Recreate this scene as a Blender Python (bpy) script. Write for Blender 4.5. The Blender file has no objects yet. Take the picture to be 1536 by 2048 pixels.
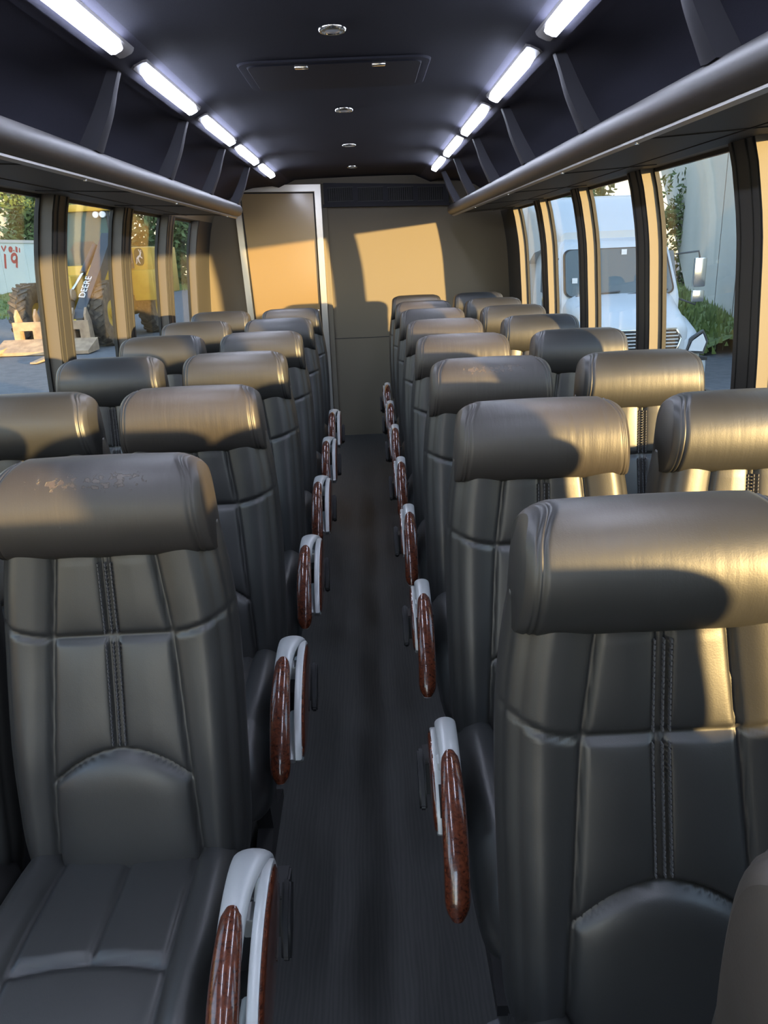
import bpy, bmesh, math, random
from mathutils import Vector, Matrix, noise
random.seed(7)
S = bpy.context.scene
C = S.collection
PI = math.pi

# ------------------------------------------------------------------ camera
CAMZ = 1.605
cam = bpy.data.cameras.new('camera')
cam.sensor_fit = 'VERTICAL'
cam.sensor_height = 36.0
cam.lens = 1540.0 / 2048.0 * 36.0
cam.clip_start = 0.02
camo = bpy.data.objects.new('camera', cam)
C.objects.link(camo)
pitch, roll, yaw = 0.327, -0.043, 0.010
fw = Vector((math.sin(yaw)*math.cos(pitch), math.cos(yaw)*math.cos(pitch), -math.sin(pitch)))
rt = Vector((math.cos(yaw), -math.sin(yaw), 0))
up = rt.cross(fw)
r2 = rt*math.cos(roll) + up*math.sin(roll)
u2 = up*math.cos(roll) - rt*math.sin(roll)
camo.matrix_world = Matrix(((r2.x, u2.x, -fw.x, 0), (r2.y, u2.y, -fw.y, 0), (r2.z, u2.z, -fw.z, CAMZ), (0, 0, 0, 1)))
S.camera = camo

# ------------------------------------------------------------------ light
SUN_DIR = Vector((-1.0, 1.0, -0.095)).normalized()
SUN_STRENGTH = 23.0
SKY_STRENGTH = 3.0
LED_STRENGTH = 38.0
sun = bpy.data.lights.new('sun', 'SUN')
sun.energy = SUN_STRENGTH
sun.angle = math.radians(0.9)
sun.color = (1.0, 0.65, 0.28)
suno = bpy.data.objects.new('sun', sun)
C.objects.link(suno)
suno.rotation_euler = (-SUN_DIR).to_track_quat('Z', 'Y').to_euler()
suno.location = (20, -20, 4)

W = bpy.data.worlds.new('sky')
S.world = W
W.use_nodes = True
nt = W.node_tree
nt.nodes.clear()
geo = nt.nodes.new('ShaderNodeTexCoord')
sep = nt.nodes.new('ShaderNodeSeparateXYZ')
ramp = nt.nodes.new('ShaderNodeValToRGB')
bg = nt.nodes.new('ShaderNodeBackground')
out = nt.nodes.new('ShaderNodeOutputWorld')
nt.links.new(geo.outputs['Generated'], sep.inputs[0])
nt.links.new(sep.outputs['Z'], ramp.inputs[0])
nt.links.new(ramp.outputs[0], bg.inputs[0])
nt.links.new(bg.outputs[0], out.inputs[0])
cr = ramp.color_ramp
cr.elements[0].position = 0.0
cr.elements[0].color = (0.95, 0.80, 0.56, 1)
cr.elements[1].position = 1.0
cr.elements[1].color = (0.30, 0.45, 0.78, 1)
e = cr.elements.new(0.12); e.color = (0.80, 0.84, 0.82, 1)
e = cr.elements.new(0.40); e.color = (0.48, 0.64, 0.92, 1)
# the evening sky is brighter on the side of the low sun (towards -y)
mrs = nt.nodes.new('ShaderNodeMapRange')
mrs.inputs['From Min'].default_value = 0.3; mrs.inputs['From Max'].default_value = -0.9
mrs.inputs['To Min'].default_value = SKY_STRENGTH*0.95; mrs.inputs['To Max'].default_value = SKY_STRENGTH*2.1
nt.links.new(sep.outputs['Y'], mrs.inputs[0]); nt.links.new(mrs.outputs[0], bg.inputs[1])

S.view_settings.view_transform = 'Standard'
S.view_settings.look = 'None'
S.view_settings.gamma = 1.0
S.view_settings.use_curve_mapping = False
S.view_settings.exposure = 0.15
S.cycles.max_bounces = 10
S.cycles.transparent_max_bounces = 24
S.cycles.sample_clamp_indirect = 6.0

# ------------------------------------------------------------------ materials
def mat(name, col, rough=0.5, metal=0.0, spec=0.5, emit=None, estr=0.0, coat=0.0, coat_r=0.05, sheen=0.0):
    m = bpy.data.materials.new(name)
    m.use_nodes = True
    b = m.node_tree.nodes['Principled BSDF']
    b.inputs['Base Color'].default_value = (*col, 1)
    b.inputs['Roughness'].default_value = rough
    b.inputs['Metallic'].default_value = metal
    b.inputs['Specular IOR Level'].default_value = spec
    b.inputs['Coat Weight'].default_value = coat
    b.inputs['Coat Roughness'].default_value = coat_r
    b.inputs['Sheen Weight'].default_value = sheen
    if emit:
        b.inputs['Emission Color'].default_value = (*emit, 1)
        b.inputs['Emission Strength'].default_value = estr
    return m

def nodes(m):
    t = m.node_tree
    return t, t.nodes['Principled BSDF']

def add_noise(m, scale=(20, 20, 20), detail=4, bump=0.1, dist=0.002, colvar=None, rough=None):
    """object-space noise that drives bump, and optionally colour and roughness"""
    t, b = nodes(m)
    tc = t.nodes.new('ShaderNodeTexCoord')
    mp = t.nodes.new('ShaderNodeMapping')
    mp.inputs['Scale'].default_value = scale
    n = t.nodes.new('ShaderNodeTexNoise')
    n.inputs['Scale'].default_value = 1.0
    n.inputs['Detail'].default_value = detail
    t.links.new(tc.outputs['Object'], mp.inputs[0])
    t.links.new(mp.outputs[0], n.inputs['Vector'])
    if bump:
        bp = t.nodes.new('ShaderNodeBump')
        bp.inputs['Strength'].default_value = bump
        bp.inputs['Distance'].default_value = dist
        t.links.new(n.outputs['Fac'], bp.inputs['Height'])
        if b.inputs['Normal'].is_linked:
            t.links.new(b.inputs['Normal'].links[0].from_socket, bp.inputs['Normal'])
        t.links.new(bp.outputs[0], b.inputs['Normal'])
    if colvar:
        r = t.nodes.new('ShaderNodeValToRGB')
        r.color_ramp.elements[0].position = 0.3
        r.color_ramp.elements[1].position = 0.7
        r.color_ramp.elements[0].color = (*colvar[0], 1)
        r.color_ramp.elements[1].color = (*colvar[1], 1)
        t.links.new(n.outputs['Fac'], r.inputs[0])
        t.links.new(r.outputs[0], b.inputs['Base Color'])
    if rough:
        r = t.nodes.new('ShaderNodeMapRange')
        r.inputs['To Min'].default_value = rough[0]
        r.inputs['To Max'].default_value = rough[1]
        t.links.new(n.outputs['Fac'], r.inputs[0])
        t.links.new(r.outputs[0], b.inputs['Roughness'])
    return n

M = {}
LEA = (0.026, 0.026, 0.026)
def leather(name, col=LEA, rough=(0.39, 0.51), wrinkle=0.0, cracked=False):
    m = mat(name, col, 0.42, spec=1.0)
    add_noise(m, (420, 420, 420), 3, 0.12, 0.001)
    add_noise(m, (26, 26, 18), 3, 0.10, 0.004)
    add_noise(m, (9, 9, 9), 3, 0, 0, None, rough)
    if wrinkle:
        add_noise(m, (42, 9, 5), 3, wrinkle, 0.003)
    if cracked:
        t, b = nodes(m)
        tc = t.nodes.new('ShaderNodeTexCoord')
        mp = t.nodes.new('ShaderNodeMapping'); mp.inputs['Scale'].default_value = (85, 85, 120)
        n = t.nodes.new('ShaderNodeTexNoise'); n.inputs['Detail'].default_value = 6; n.inputs['Scale'].default_value = 1
        t.links.new(tc.outputs['Object'], mp.inputs[0]); t.links.new(mp.outputs[0], n.inputs['Vector'])
        sp = t.nodes.new('ShaderNodeSeparateXYZ'); t.links.new(tc.outputs['Object'], sp.inputs[0])
        # the flaking sits in a band just under the crest of the headrest
        band = t.nodes.new('ShaderNodeMapRange'); band.interpolation_type = 'SMOOTHSTEP'
        dz = t.nodes.new('ShaderNodeMath'); dz.operation = 'SUBTRACT'; dz.inputs[1].default_value = 1.247
        t.links.new(sp.outputs['Z'], dz.inputs[0])
        ab = t.nodes.new('ShaderNodeMath'); ab.operation = 'ABSOLUTE'; t.links.new(dz.outputs[0], ab.inputs[0])
        t.links.new(ab.outputs[0], band.inputs[0])
        band.inputs['From Min'].default_value = 0.0; band.inputs['From Max'].default_value = 0.024
        band.inputs['To Min'].default_value = 1.0; band.inputs['To Max'].default_value = 0.0
        ax_ = t.nodes.new('ShaderNodeMath'); ax_.operation = 'ABSOLUTE'; t.links.new(sp.outputs['X'], ax_.inputs[0])
        bx_ = t.nodes.new('ShaderNodeMapRange'); bx_.inputs['From Min'].default_value = 0.06; bx_.inputs['From Max'].default_value = 0.13
        bx_.inputs['To Min'].default_value = 1.0; bx_.inputs['To Max'].default_value = 0.0
        t.links.new(ax_.outputs[0], bx_.inputs[0])
        mb = t.nodes.new('ShaderNodeMath'); mb.operation = 'MULTIPLY'; t.links.new(band.outputs[0], mb.inputs[0]); t.links.new(bx_.outputs[0], mb.inputs[1])
        ad = t.nodes.new('ShaderNodeMath'); ad.operation = 'MULTIPLY_ADD'; ad.inputs[1].default_value = 0.245
        t.links.new(mb.outputs[0], ad.inputs[0]); t.links.new(n.outputs['Fac'], ad.inputs[2])
        st = t.nodes.new('ShaderNodeMapRange'); st.inputs['From Min'].default_value = 0.72; st.inputs['From Max'].default_value = 0.76
        t.links.new(ad.outputs[0], st.inputs[0])
        mx = t.nodes.new('ShaderNodeMix'); mx.data_type = 'RGBA'
        mx.inputs['A'].default_value = (*col, 1); mx.inputs['B'].default_value = (0.075, 0.056, 0.043, 1)
        t.links.new(st.outputs[0], mx.inputs['Factor']); t.links.new(mx.outputs['Result'], b.inputs['Base Color'])
        bp = t.nodes.new('ShaderNodeBump'); bp.inputs['Strength'].default_value = 0.6; bp.inputs['Distance'].default_value = -0.002
        t.links.new(st.outputs[0], bp.inputs['Height'])
        t.links.new(b.inputs['Normal'].links[0].from_socket, bp.inputs['Normal'])
        t.links.new(bp.outputs[0], b.inputs['Normal'])
    return m
M['leather'] = leather('black_leather')
M['head'] = leather('headrest_leather', wrinkle=0.22)
M['head_worn'] = leather('worn_headrest_leather', (0.036, 0.031, 0.028), (0.43, 0.57), wrinkle=0.5)
M['head_cracked'] = leather('flaking_headrest_leather', (0.034, 0.029, 0.026), (0.43, 0.57), wrinkle=0.4, cracked=True)
M['thread'] = mat('stitching_thread', (0.10, 0.10, 0.105), 0.6)
M['black'] = mat('black_plastic', (0.018, 0.018, 0.02), 0.45)
add_noise(M['black'], (300, 300, 300), 2, 0.1, 0.0006)
M['shell'] = mat('seat_shell_black', (0.012, 0.013, 0.015), 0.5)
M['silver'] = mat('silver_plastic', (0.50, 0.52, 0.53), 0.38, metal=0.25, spec=0.6)
add_noise(M['silver'], (60, 60, 60), 2, 0, 0, None, (0.34, 0.44))
# burl wood
m = mat('burl_wood', (0.16, 0.045, 0.02), 0.25, coat=1.0, coat_r=0.04)
t, b = nodes(m)
tc = t.nodes.new('ShaderNodeTexCoord'); n = t.nodes.new('ShaderNodeTexNoise'); n.inputs['Scale'].default_value = 95; n.inputs['Detail'].default_value = 6
n.inputs['Distortion'].default_value = 1.3
r = t.nodes.new('ShaderNodeValToRGB')
r.color_ramp.elements[0].position = 0.33; r.color_ramp.elements[0].color = (0.050, 0.012, 0.006, 1)
r.color_ramp.elements[1].position = 0.72; r.color_ramp.elements[1].color = (0.17, 0.045, 0.020, 1)
t.links.new(tc.outputs['Object'], n.inputs['Vector']); t.links.new(n.outputs['Fac'], r.inputs[0]); t.links.new(r.outputs[0], b.inputs['Base Color'])
M['wood'] = m
# interior trim
M['vinyl'] = mat('olive_grey_vinyl', (0.18, 0.16, 0.125), 0.62, spec=0.3)
add_noise(M['vinyl'], (260, 260, 260), 3, 0.15, 0.0008)
M['vinyl_shaded'] = mat('shaded_brown_grey_vinyl', (0.105, 0.095, 0.085), 0.6, spec=0.3)  # darker vinyl copy, stands in for weaker sun on the left pillars
M['backwall'] = mat('back_wall_vinyl', (0.180, 0.155, 0.115), 0.55, spec=0.3)
add_noise(M['backwall'], (180, 180, 180), 3, 0.08, 0.0006)
M['pillar_face'] = mat('charcoal_trim', (0.045, 0.045, 0.045), 0.6, spec=0.3)  # dark base; on the pillars' room side it stands in for shade
add_noise(M['pillar_face'], (260, 260, 260), 3, 0.1, 0.0008)
M['ceiling'] = mat('ceiling_fabric', (0.030, 0.031, 0.038), 0.95, spec=0.1)
add_noise(M['ceiling'], (700, 700, 700), 3, 0.5, 0.001, ((0.030, 0.031, 0.040), (0.044, 0.045, 0.057)))
M['hatch'] = mat('hatch_panel_fabric', (0.016, 0.017, 0.024), 0.8, spec=0.2)
M['cove'] = mat('cove_fabric', (0.05, 0.05, 0.07), 0.95, spec=0.1)
add_noise(M['cove'], (700, 700, 700), 3, 0.5, 0.001, ((0.045, 0.045, 0.062), (0.062, 0.062, 0.085)))
M['bracket'] = mat('bracket_plastic', (0.036, 0.036, 0.044), 0.7, spec=0.3)
M['rack'] = mat('rack_panel', (0.062, 0.062, 0.060), 0.6, spec=0.3)
add_noise(M['rack'], (200, 200, 200), 3, 0.1, 0.0006)
M['tube'] = mat('rack_rail_vinyl', (0.050, 0.046, 0.045), 0.48, spec=0.4)
add_noise(M['tube'], (350, 350, 350), 3, 0.12, 0.0006)
M['alu'] = mat('aluminium', (0.85, 0.82, 0.76), 0.42, metal=0.8)
M['strip'] = mat('rack_strip_metal', (0.45, 0.44, 0.42), 0.35, metal=0.8)
add_noise(M['alu'], (8, 8, 300), 2, 0, 0, None, (0.25, 0.38))
M['rubber'] = mat('window_gasket', (0.012, 0.012, 0.012), 0.6)
M['chrome'] = mat('chrome', (0.75, 0.74, 0.70), 0.15, metal=1.0)
M['led'] = mat('led_lens', (0.9, 0.9, 1.0), 0.4, emit=(0.74, 0.80, 1.0), estr=LED_STRENGTH)
M['led_end'] = mat('led_end_cap', (0.16, 0.15, 0.15), 0.5)
M['door'] = mat('lacquered_door_panel', (0.36, 0.25, 0.12), 0.42, metal=0.55, spec=0.8, coat=1.0, coat_r=0.16)
# floor
m = mat('vinyl_plank_floor', (0.05, 0.05, 0.05), 0.5, spec=0.35)
t, b = nodes(m)
tc = t.nodes.new('ShaderNodeTexCoord'); mp = t.nodes.new('ShaderNodeMapping'); mp.inputs['Scale'].default_value = (5.0, 0.55, 1)
wv = t.nodes.new('ShaderNodeTexWave'); wv.inputs['Scale'].default_value = 5.5; wv.inputs['Distortion'].default_value = 9.0; wv.inputs['Detail'].default_value = 3.5; wv.inputs['Detail Scale'].default_value = 1.2
fi = t.nodes.new('ShaderNodeTexNoise'); fi.inputs['Scale'].default_value = 1; fi.inputs['Detail'].default_value = 5
mp2 = t.nodes.new('ShaderNodeMapping'); mp2.inputs['Scale'].default_value = (260, 9, 1)
r = t.nodes.new('ShaderNodeValToRGB')
r.color_ramp.elements[0].color = (0.042, 0.045, 0.047, 1); r.color_ramp.elements[1].color = (0.068, 0.070, 0.070, 1)
ma = t.nodes.new('ShaderNodeMath'); ma.operation = 'ADD'
mh = t.nodes.new('ShaderNodeMath'); mh.operation = 'MULTIPLY'; mh.inputs[1].default_value = 0.5
t.links.new(tc.outputs['Object'], mp.inputs[0]); t.links.new(mp.outputs[0], wv.inputs['Vector'])
t.links.new(tc.outputs['Object'], mp2.inputs[0]); t.links.new(mp2.outputs[0], fi.inputs['Vector'])
t.links.new(wv.outputs['Fac'], ma.inputs[0]); t.links.new(fi.outputs['Fac'], ma.inputs[1]); t.links.new(ma.outputs[0], mh.inputs[0])
t.links.new(mh.outputs[0], r.inputs[0]); t.links.new(r.outputs[0], b.inputs['Base Color'])
bp = t.nodes.new('ShaderNodeBump'); bp.inputs['Strength'].default_value = 0.15; bp.inputs['Distance'].default_value = 0.001
t.links.new(mh.outputs[0], bp.inputs['Height']); t.links.new(bp.outputs[0], b.inputs['Normal'])
M['floor'] = m
# window glass: clear pane with a real reflection
def glass(name, tint, refl=1.0):
    m = bpy.data.materials.new(name); m.use_nodes = True
    t = m.node_tree; t.nodes.clear()
    o = t.nodes.new('ShaderNodeOutputMaterial'); mx = t.nodes.new('ShaderNodeMixShader')
    tr = t.nodes.new('ShaderNodeBsdfTransparent'); tr.inputs[0].default_value = (*tint, 1)
    gl = t.nodes.new('ShaderNodeBsdfGlossy'); gl.inputs['Roughness'].default_value = 0.02
    fr = t.nodes.new('ShaderNodeFresnel'); fr.inputs['IOR'].default_value = 1.45
    mu = t.nodes.new('ShaderNodeMath'); mu.operation = 'MULTIPLY'; mu.inputs[1].default_value = refl
    ge = t.nodes.new('ShaderNodeNewGeometry'); mr = t.nodes.new('ShaderNodeMapRange')   # same index on both faces of the thin pane
    mr.inputs['To Min'].default_value = 1.45; mr.inputs['To Max'].default_value = 1/1.45
    t.links.new(ge.outputs['Backfacing'], mr.inputs[0]); t.links.new(mr.outputs[0], fr.inputs['IOR'])
    t.links.new(fr.outputs[0], mu.inputs[0]); t.links.new(mu.outputs[0], mx.inputs[0])
    t.links.new(tr.outputs[0], mx.inputs[1]); t.links.new(gl.outputs[0], mx.inputs[2]); t.links.new(mx.outputs[0], o.inputs[0])
    return m
M['glass'] = glass('side_window_glass', (0.80, 0.82, 0.79), 0.6)
M['windshield'] = glass('clear_windshield_glass', (0.95, 0.97, 0.97))
# outside
M['asphalt'] = mat('asphalt', (0.10, 0.10, 0.105), 0.9)
add_noise(M['asphalt'], (6, 6, 6), 6, 0.3, 0.01, ((0.085, 0.088, 0.095), (0.13, 0.13, 0.135)))
M['grass'] = mat('grass', (0.10, 0.16, 0.04), 0.9)
add_noise(M['grass'], (3, 3, 3), 6, 0.5, 0.05, ((0.055, 0.095, 0.025), (0.16, 0.21, 0.05)))
M['leaf'] = mat('tree_leaves', (0.06, 0.11, 0.03), 0.7)
add_noise(M['leaf'], (0.9, 0.9, 0.9), 4, 0, 0, ((0.035, 0.07, 0.02), (0.11, 0.16, 0.045)))
M['bark'] = mat('bark', (0.09, 0.07, 0.05), 0.9)
M['fence'] = mat('pale_fence_panel', (0.42, 0.50, 0.47), 0.8)
add_noise(M['fence'], (0.4, 0.4, 0.8), 5, 0, 0, ((0.56, 0.64, 0.60), (0.68, 0.75, 0.70)))
M['red'] = mat('red_spray_paint', (0.42, 0.05, 0.05), 0.7)
M['yellow'] = mat('loader_yellow', (0.52, 0.31, 0.02), 0.45)
add_noise(M['yellow'], (3, 3, 3), 5, 0, 0, ((0.47, 0.27, 0.02), (0.56, 0.35, 0.03)))
M['tan'] = mat('dusty_steel', (0.34, 0.24, 0.15), 0.85)
add_noise(M['tan'], (5, 5, 5), 5, 0.2, 0.01, ((0.25, 0.17, 0.11), (0.42, 0.30, 0.19)))
M['steel'] = mat('dark_painted_steel', (0.035, 0.04, 0.045), 0.45)
M['tyre'] = mat('dusty_tyre', (0.055, 0.045, 0.035), 0.9)
add_noise(M['tyre'], (8, 8, 8), 4, 0.5, 0.02, ((0.03, 0.026, 0.022), (0.13, 0.10, 0.07)))
M['cabglass'] = mat('loader_cab_glass', (0.05, 0.10, 0.10), 0.25, spec=0.25)
M['white'] = mat('white_truck_paint', (0.43, 0.47, 0.50), 0.35, coat=0.25)
M['truckglass'] = mat('truck_windshield_glass', (0.055, 0.075, 0.075), 0.06, spec=0.7)
M['dark'] = mat('dark_opening', (0.012, 0.012, 0.013), 0.7)
M['lamp'] = mat('headlight_lens', (0.62, 0.66, 0.70), 0.15, metal=0.2)
M['concrete'] = mat('grey_building_wall', (0.27, 0.29, 0.275), 0.85)
add_noise(M['concrete'], (0.35, 0.35, 0.35), 5, 0.05, 0.01, ((0.36, 0.39, 0.37), (0.43, 0.46, 0.44)))
M['stucco'] = mat('cream_stucco', (0.50, 0.42, 0.30), 0.85)
M['letter'] = mat('white_decal', (0.7, 0.7, 0.7), 0.6)
M['green'] = mat('dark_green_decal', (0.01, 0.035, 0.015), 0.5)
M['decal_yellow'] = mat('yellow_warning_decal', (0.8, 0.6, 0.02), 0.5)
M['belt'] = mat('grey_webbing', (0.06, 0.06, 0.068), 0.85)
add_noise(M['belt'], (500, 500, 500), 2, 0.4, 0.001)

# ------------------------------------------------------------------ helpers
def obj(name, bm, m, parent=None, smooth=False, angle=None):
    bmesh.ops.recalc_face_normals(bm, faces=bm.faces)
    me = bpy.data.meshes.new(name)
    bm.to_mesh(me); bm.free()
    ms = m if isinstance(m, (list, tuple)) else [m]
    for x in ms:
        me.materials.append(x)
    if smooth:
        for p in me.polygons:
            p.use_smooth = True
        if angle:
            me.set_sharp_from_angle(angle=math.radians(angle))
    o = bpy.data.objects.new(name, me)
    C.objects.link(o)
    if parent:
        o.parent = parent
    return o

def empty(name, loc=(0, 0, 0), rz=0.0):
    o = bpy.data.objects.new(name, None)
    o.empty_display_size = 0.1
    C.objects.link(o)
    o.location = loc; o.rotation_euler = (0, 0, rz)
    return o

def tag(o, label, cat, group=None, kind=None):
    o['label'] = label
    o['category'] = cat
    if group: o['group'] = group
    if kind: o['kind'] = kind
    return o

def structure(o, label=None):
    o['kind'] = 'structure'
    if label: o['label'] = label
    return o

def box(bm, a, b, mi=0, bevel=0.0):
    x0, y0, z0 = a; x1, y1, z1 = b
    v = [bm.verts.new(p) for p in ((x0,y0,z0),(x1,y0,z0),(x1,y1,z0),(x0,y1,z0),(x0,y0,z1),(x1,y0,z1),(x1,y1,z1),(x0,y1,z1))]
    fs = []
    for q in ((0,3,2,1),(4,5,6,7),(0,1,5,4),(1,2,6,5),(2,3,7,6),(3,0,4,7)):
        f = bm.faces.new([v[i] for i in q]); f.material_index = mi; fs.append(f)
    if bevel:
        ed = list({e for f in fs for e in f.edges})
        bmesh.ops.bevel(bm, geom=ed, offset=bevel, segments=2, affect='EDGES', profile=0.6)
    return bm

def loft(bm, rings, cap=True, closed=True, mi=0):
    vs = [[bm.verts.new(p) for p in r] for r in rings]
    n = len(vs[0])
    for i in range(len(vs)-1):
        for j in range(n if closed else n-1):
            k = (j+1) % n
            f = bm.faces.new((vs[i][j], vs[i][k], vs[i+1][k], vs[i+1][j])); f.material_index = mi
    if cap:
        f = bm.faces.new(vs[0][::-1]); f.material_index = mi
        f = bm.faces.new(vs[-1]); f.material_index = mi
    return vs

def prism(bm, poly, axis, a, b, mi=0):
    """extrude a 2-D polygon along an axis; poly holds the other two coordinates in xyz order"""
    def P(p, t):
        q = list(p); q.insert(axis, t); return q
    return loft(bm, [[P(p, a) for p in poly], [P(p, b) for p in poly]], mi=mi)

def sweep(bm, path, prof, n=16, side=Vector((1, 0, 0)), mi=0):
    """ellipse swept along a path; prof gives (half width along side, half thickness) at each point"""
    rings = []
    for i, p in enumerate(path):
        p = Vector(p)
        a = Vector(path[max(i-1, 0)]); b = Vector(path[min(i+1, len(path)-1)])
        tdir = (b-a).normalized()
        nn = tdir.cross(side).normalized()
        w, h = prof[i]
        rings.append([p + side*(w*math.cos(2*PI*k/n)) + nn*(h*math.sin(2*PI*k/n)) for k in range(n)])
    loft(bm, rings, mi=mi)

def interp(tab, t):
    if t <= tab[0][0]: return tab[0][1]
    for (a, va), (b, vb) in zip(tab, tab[1:]):
        if t <= b:
            k = (t-a)/(b-a)
            return va + (vb-va)*k
    return tab[-1][1]

def smooth_interp(tab, t):
    """Catmull-Rom through (t, value) pairs"""
    n = len(tab)
    if t <= tab[0][0]: return tab[0][1]
    if t >= tab[-1][0]: return tab[-1][1]
    for i in range(n-1):
        if t <= tab[i+1][0]:
            t0, t1 = tab[i][0], tab[i+1][0]
            k = (t-t0)/(t1-t0)
            p1, p2 = tab[i][1], tab[i+1][1]
            m1 = (p2 - tab[i-1][1])/(t1-tab[i-1][0])*(t1-t0) if i > 0 else p2-p1
            m2 = (tab[i+2][1]-p1)/(tab[i+2][0]-t0)*(t1-t0) if i+2 < n else p2-p1
            return (2*k**3-3*k*k+1)*p1 + (k**3-2*k*k+k)*m1 + (-2*k**3+3*k*k)*p2 + (k**3-k*k)*m2

def curve_pts(ctrl, n):
    tabs = [[(i, p[d]) for i, p in enumerate(ctrl)] for d in range(len(ctrl[0]))]
    return [[smooth_interp(tb, i*(len(ctrl)-1)/(n-1)) for tb in tabs] for i in range(n)]

def copy_tree(o, parent=None):
    c = o.copy()
    C.objects.link(c)
    if parent is not None: c.parent = parent
    for ch in list(o.children):
        copy_tree(ch, c)
    return c

def cylinder(bm, c, r, h, axis=2, n=24, mi=0, r2=None):
    r2 = r if r2 is None else r2
    rings = []
    for t, rr in ((-h/2, r), (h/2, r2)):
        ring = []
        for k in range(n):
            a = 2*PI*k/n
            q = [rr*math.cos(a), rr*math.sin(a)]
            q.insert(axis, t)
            ring.append((c[0]+q[0], c[1]+q[1], c[2]+q[2]))
        rings.append(ring)
    loft(bm, rings, mi=mi)

# ------------------------------------------------------------------ bus shell
CX = -0.055           # centre line of the bus
YB = 7.0              # back wall
YF = -2.6             # front of the bus
PROF = [(0.0, 1.325), (0.5, 1.325), (0.80, 1.322), (1.155, 1.313), (1.40, 1.298), (1.60, 1.283), (1.75, 1.258), (1.885, 1.225), (2.0, 1.165), (2.06, 1.11)]
def WX(z): return smooth_interp(PROF, z)
ZS, ZT = 1.02, 1.885   # window sill and head
DEP = 0.060            # depth of the window reveal
PIL = [(-2.6, -2.40), (-1.47, -1.29), (-0.49, -0.31), (0.50, 0.68), (1.49, 1.67), (2.49, 2.67), (3.49, 3.67), (4.48, 4.665), (5.47, 5.665), (6.44, 7.0)]

bm = bmesh.new()
box(bm, (CX-1.33, YF, -0.05), (CX+1.33, YB+0.06, 0.0))
structure(obj('floor', bm, M['floor']), 'dark grey wood-grain vinyl floor of the aisle')

for s, nm in ((-1, 'left'), (1, 'right')):
    # lower and upper panels follow the bowed profile
    bm = bmesh.new()
    for z0, z1 in ((0.0, ZS), (ZT, 2.06)):
        n = 10
        rings = []
        for i in range(n+1):
            z = z0+(z1-z0)*i/n
            w = WX(z)
            rings.append([(CX+s*w, YF, z), (CX+s*w, YB, z), (CX+s*(w+0.065), YB, z), (CX+s*(w+0.065), YF, z)])
        loft(bm, rings)
    structure(obj('wall_' + nm, bm, M['vinyl'], smooth=True, angle=40), 'curved %s side wall of the bus below and above the windows' % nm)
    # upright window pillars: reveal faces of olive vinyl, room side darkened in colour for its shade
    for k, (y0, y1) in enumerate(PIL):
        bm = bmesh.new(); n = 12; rings = []
        ring2 = []
        for i in range(n+1):
            z = ZS+(ZT-ZS)*i/n
            w = WX(z)
            rings.append([(CX+s*w, y0, z), (CX+s*w, y1, z), (CX+s*(w+0.07), y1, z), (CX+s*(w+0.07), y0, z)])
        loft(bm, rings, mi=0)
        for f in bm.faces:
            cx = f.calc_center_median()
            nrm_in = abs(abs(cx.x-CX) - WX(cx.z)) < 0.004
            if nrm_in: f.material_index = 1
        o = structure(obj('trim_pillar_' + nm, bm, [M['vinyl'] if s > 0 else M['vinyl_shaded'], M['pillar_face']], smooth=True, angle=40), 'upright pillar between two windows of the %s wall' % nm)
        # raised seam beads on the inward face of the pillar
        bm = bmesh.new()
        for yy in (y0+0.012, y0+0.062, y0+0.15) if y1 - y0 < 0.3 else (y0+0.012,):
            path = []
            for i in range(n+1):
                z = ZS+(ZT-ZS)*i/n
                path.append((CX+s*(WX(z)-0.001), yy, z))
            sweep(bm, path, [(0.0035, 0.0035)]*(n+1), 8, Vector((0, 1, 0)))
        obj('seam_bead', bm, M['pillar_face'], o, smooth=True)
    # windows
    for k, ((a0, a1), (b0, b1)) in enumerate(zip(PIL, PIL[1:])):
        y0, y1 = a1, b0
        bm = bmesh.new(); n = 12
        def gx(z, d): return CX+s*(WX(z)+d)
        # gasket frame around the opening
        g = 0.014
        for (ya, yb_) in ((y0, y0+g), (y1-g, y1)):
            loft(bm, [[(gx(z, DEP-0.008), ya, z), (gx(z, DEP-0.008), yb_, z), (gx(z, DEP+0.01), yb_, z), (gx(z, DEP+0.01), ya, z)] for z in [ZS+(ZT-ZS)*i/n for i in range(n+1)]])
        for (za, zb) in ((ZS, ZS+g), (ZT-g, ZT)):
            box(bm, (min(gx(za, DEP-0.008), gx(za, DEP+0.01)), y0, za), (max(gx(za, DEP-0.008), gx(za, DEP+0.01)), y1, zb))
        wo = structure(obj('window_%d' % (k+1+(10 if s > 0 else 0)), bm, M['rubber']), 'tall bowed window in the %s side wall' % nm)
        bm = bmesh.new()
        loft(bm, [[(gx(z, DEP-0.002), y0+0.004, z), (gx(z, DEP-0.002), y1-0.004, z), (gx(z, DEP+0.002), y1-0.004, z), (gx(z, DEP+0.002), y0+0.004, z)] for z in [ZS+0.004+(ZT-ZS-0.008)*i/n for i in range(n+1)]])
        obj('pane', bm, M['glass'], wo, smooth=True, angle=40)

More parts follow.
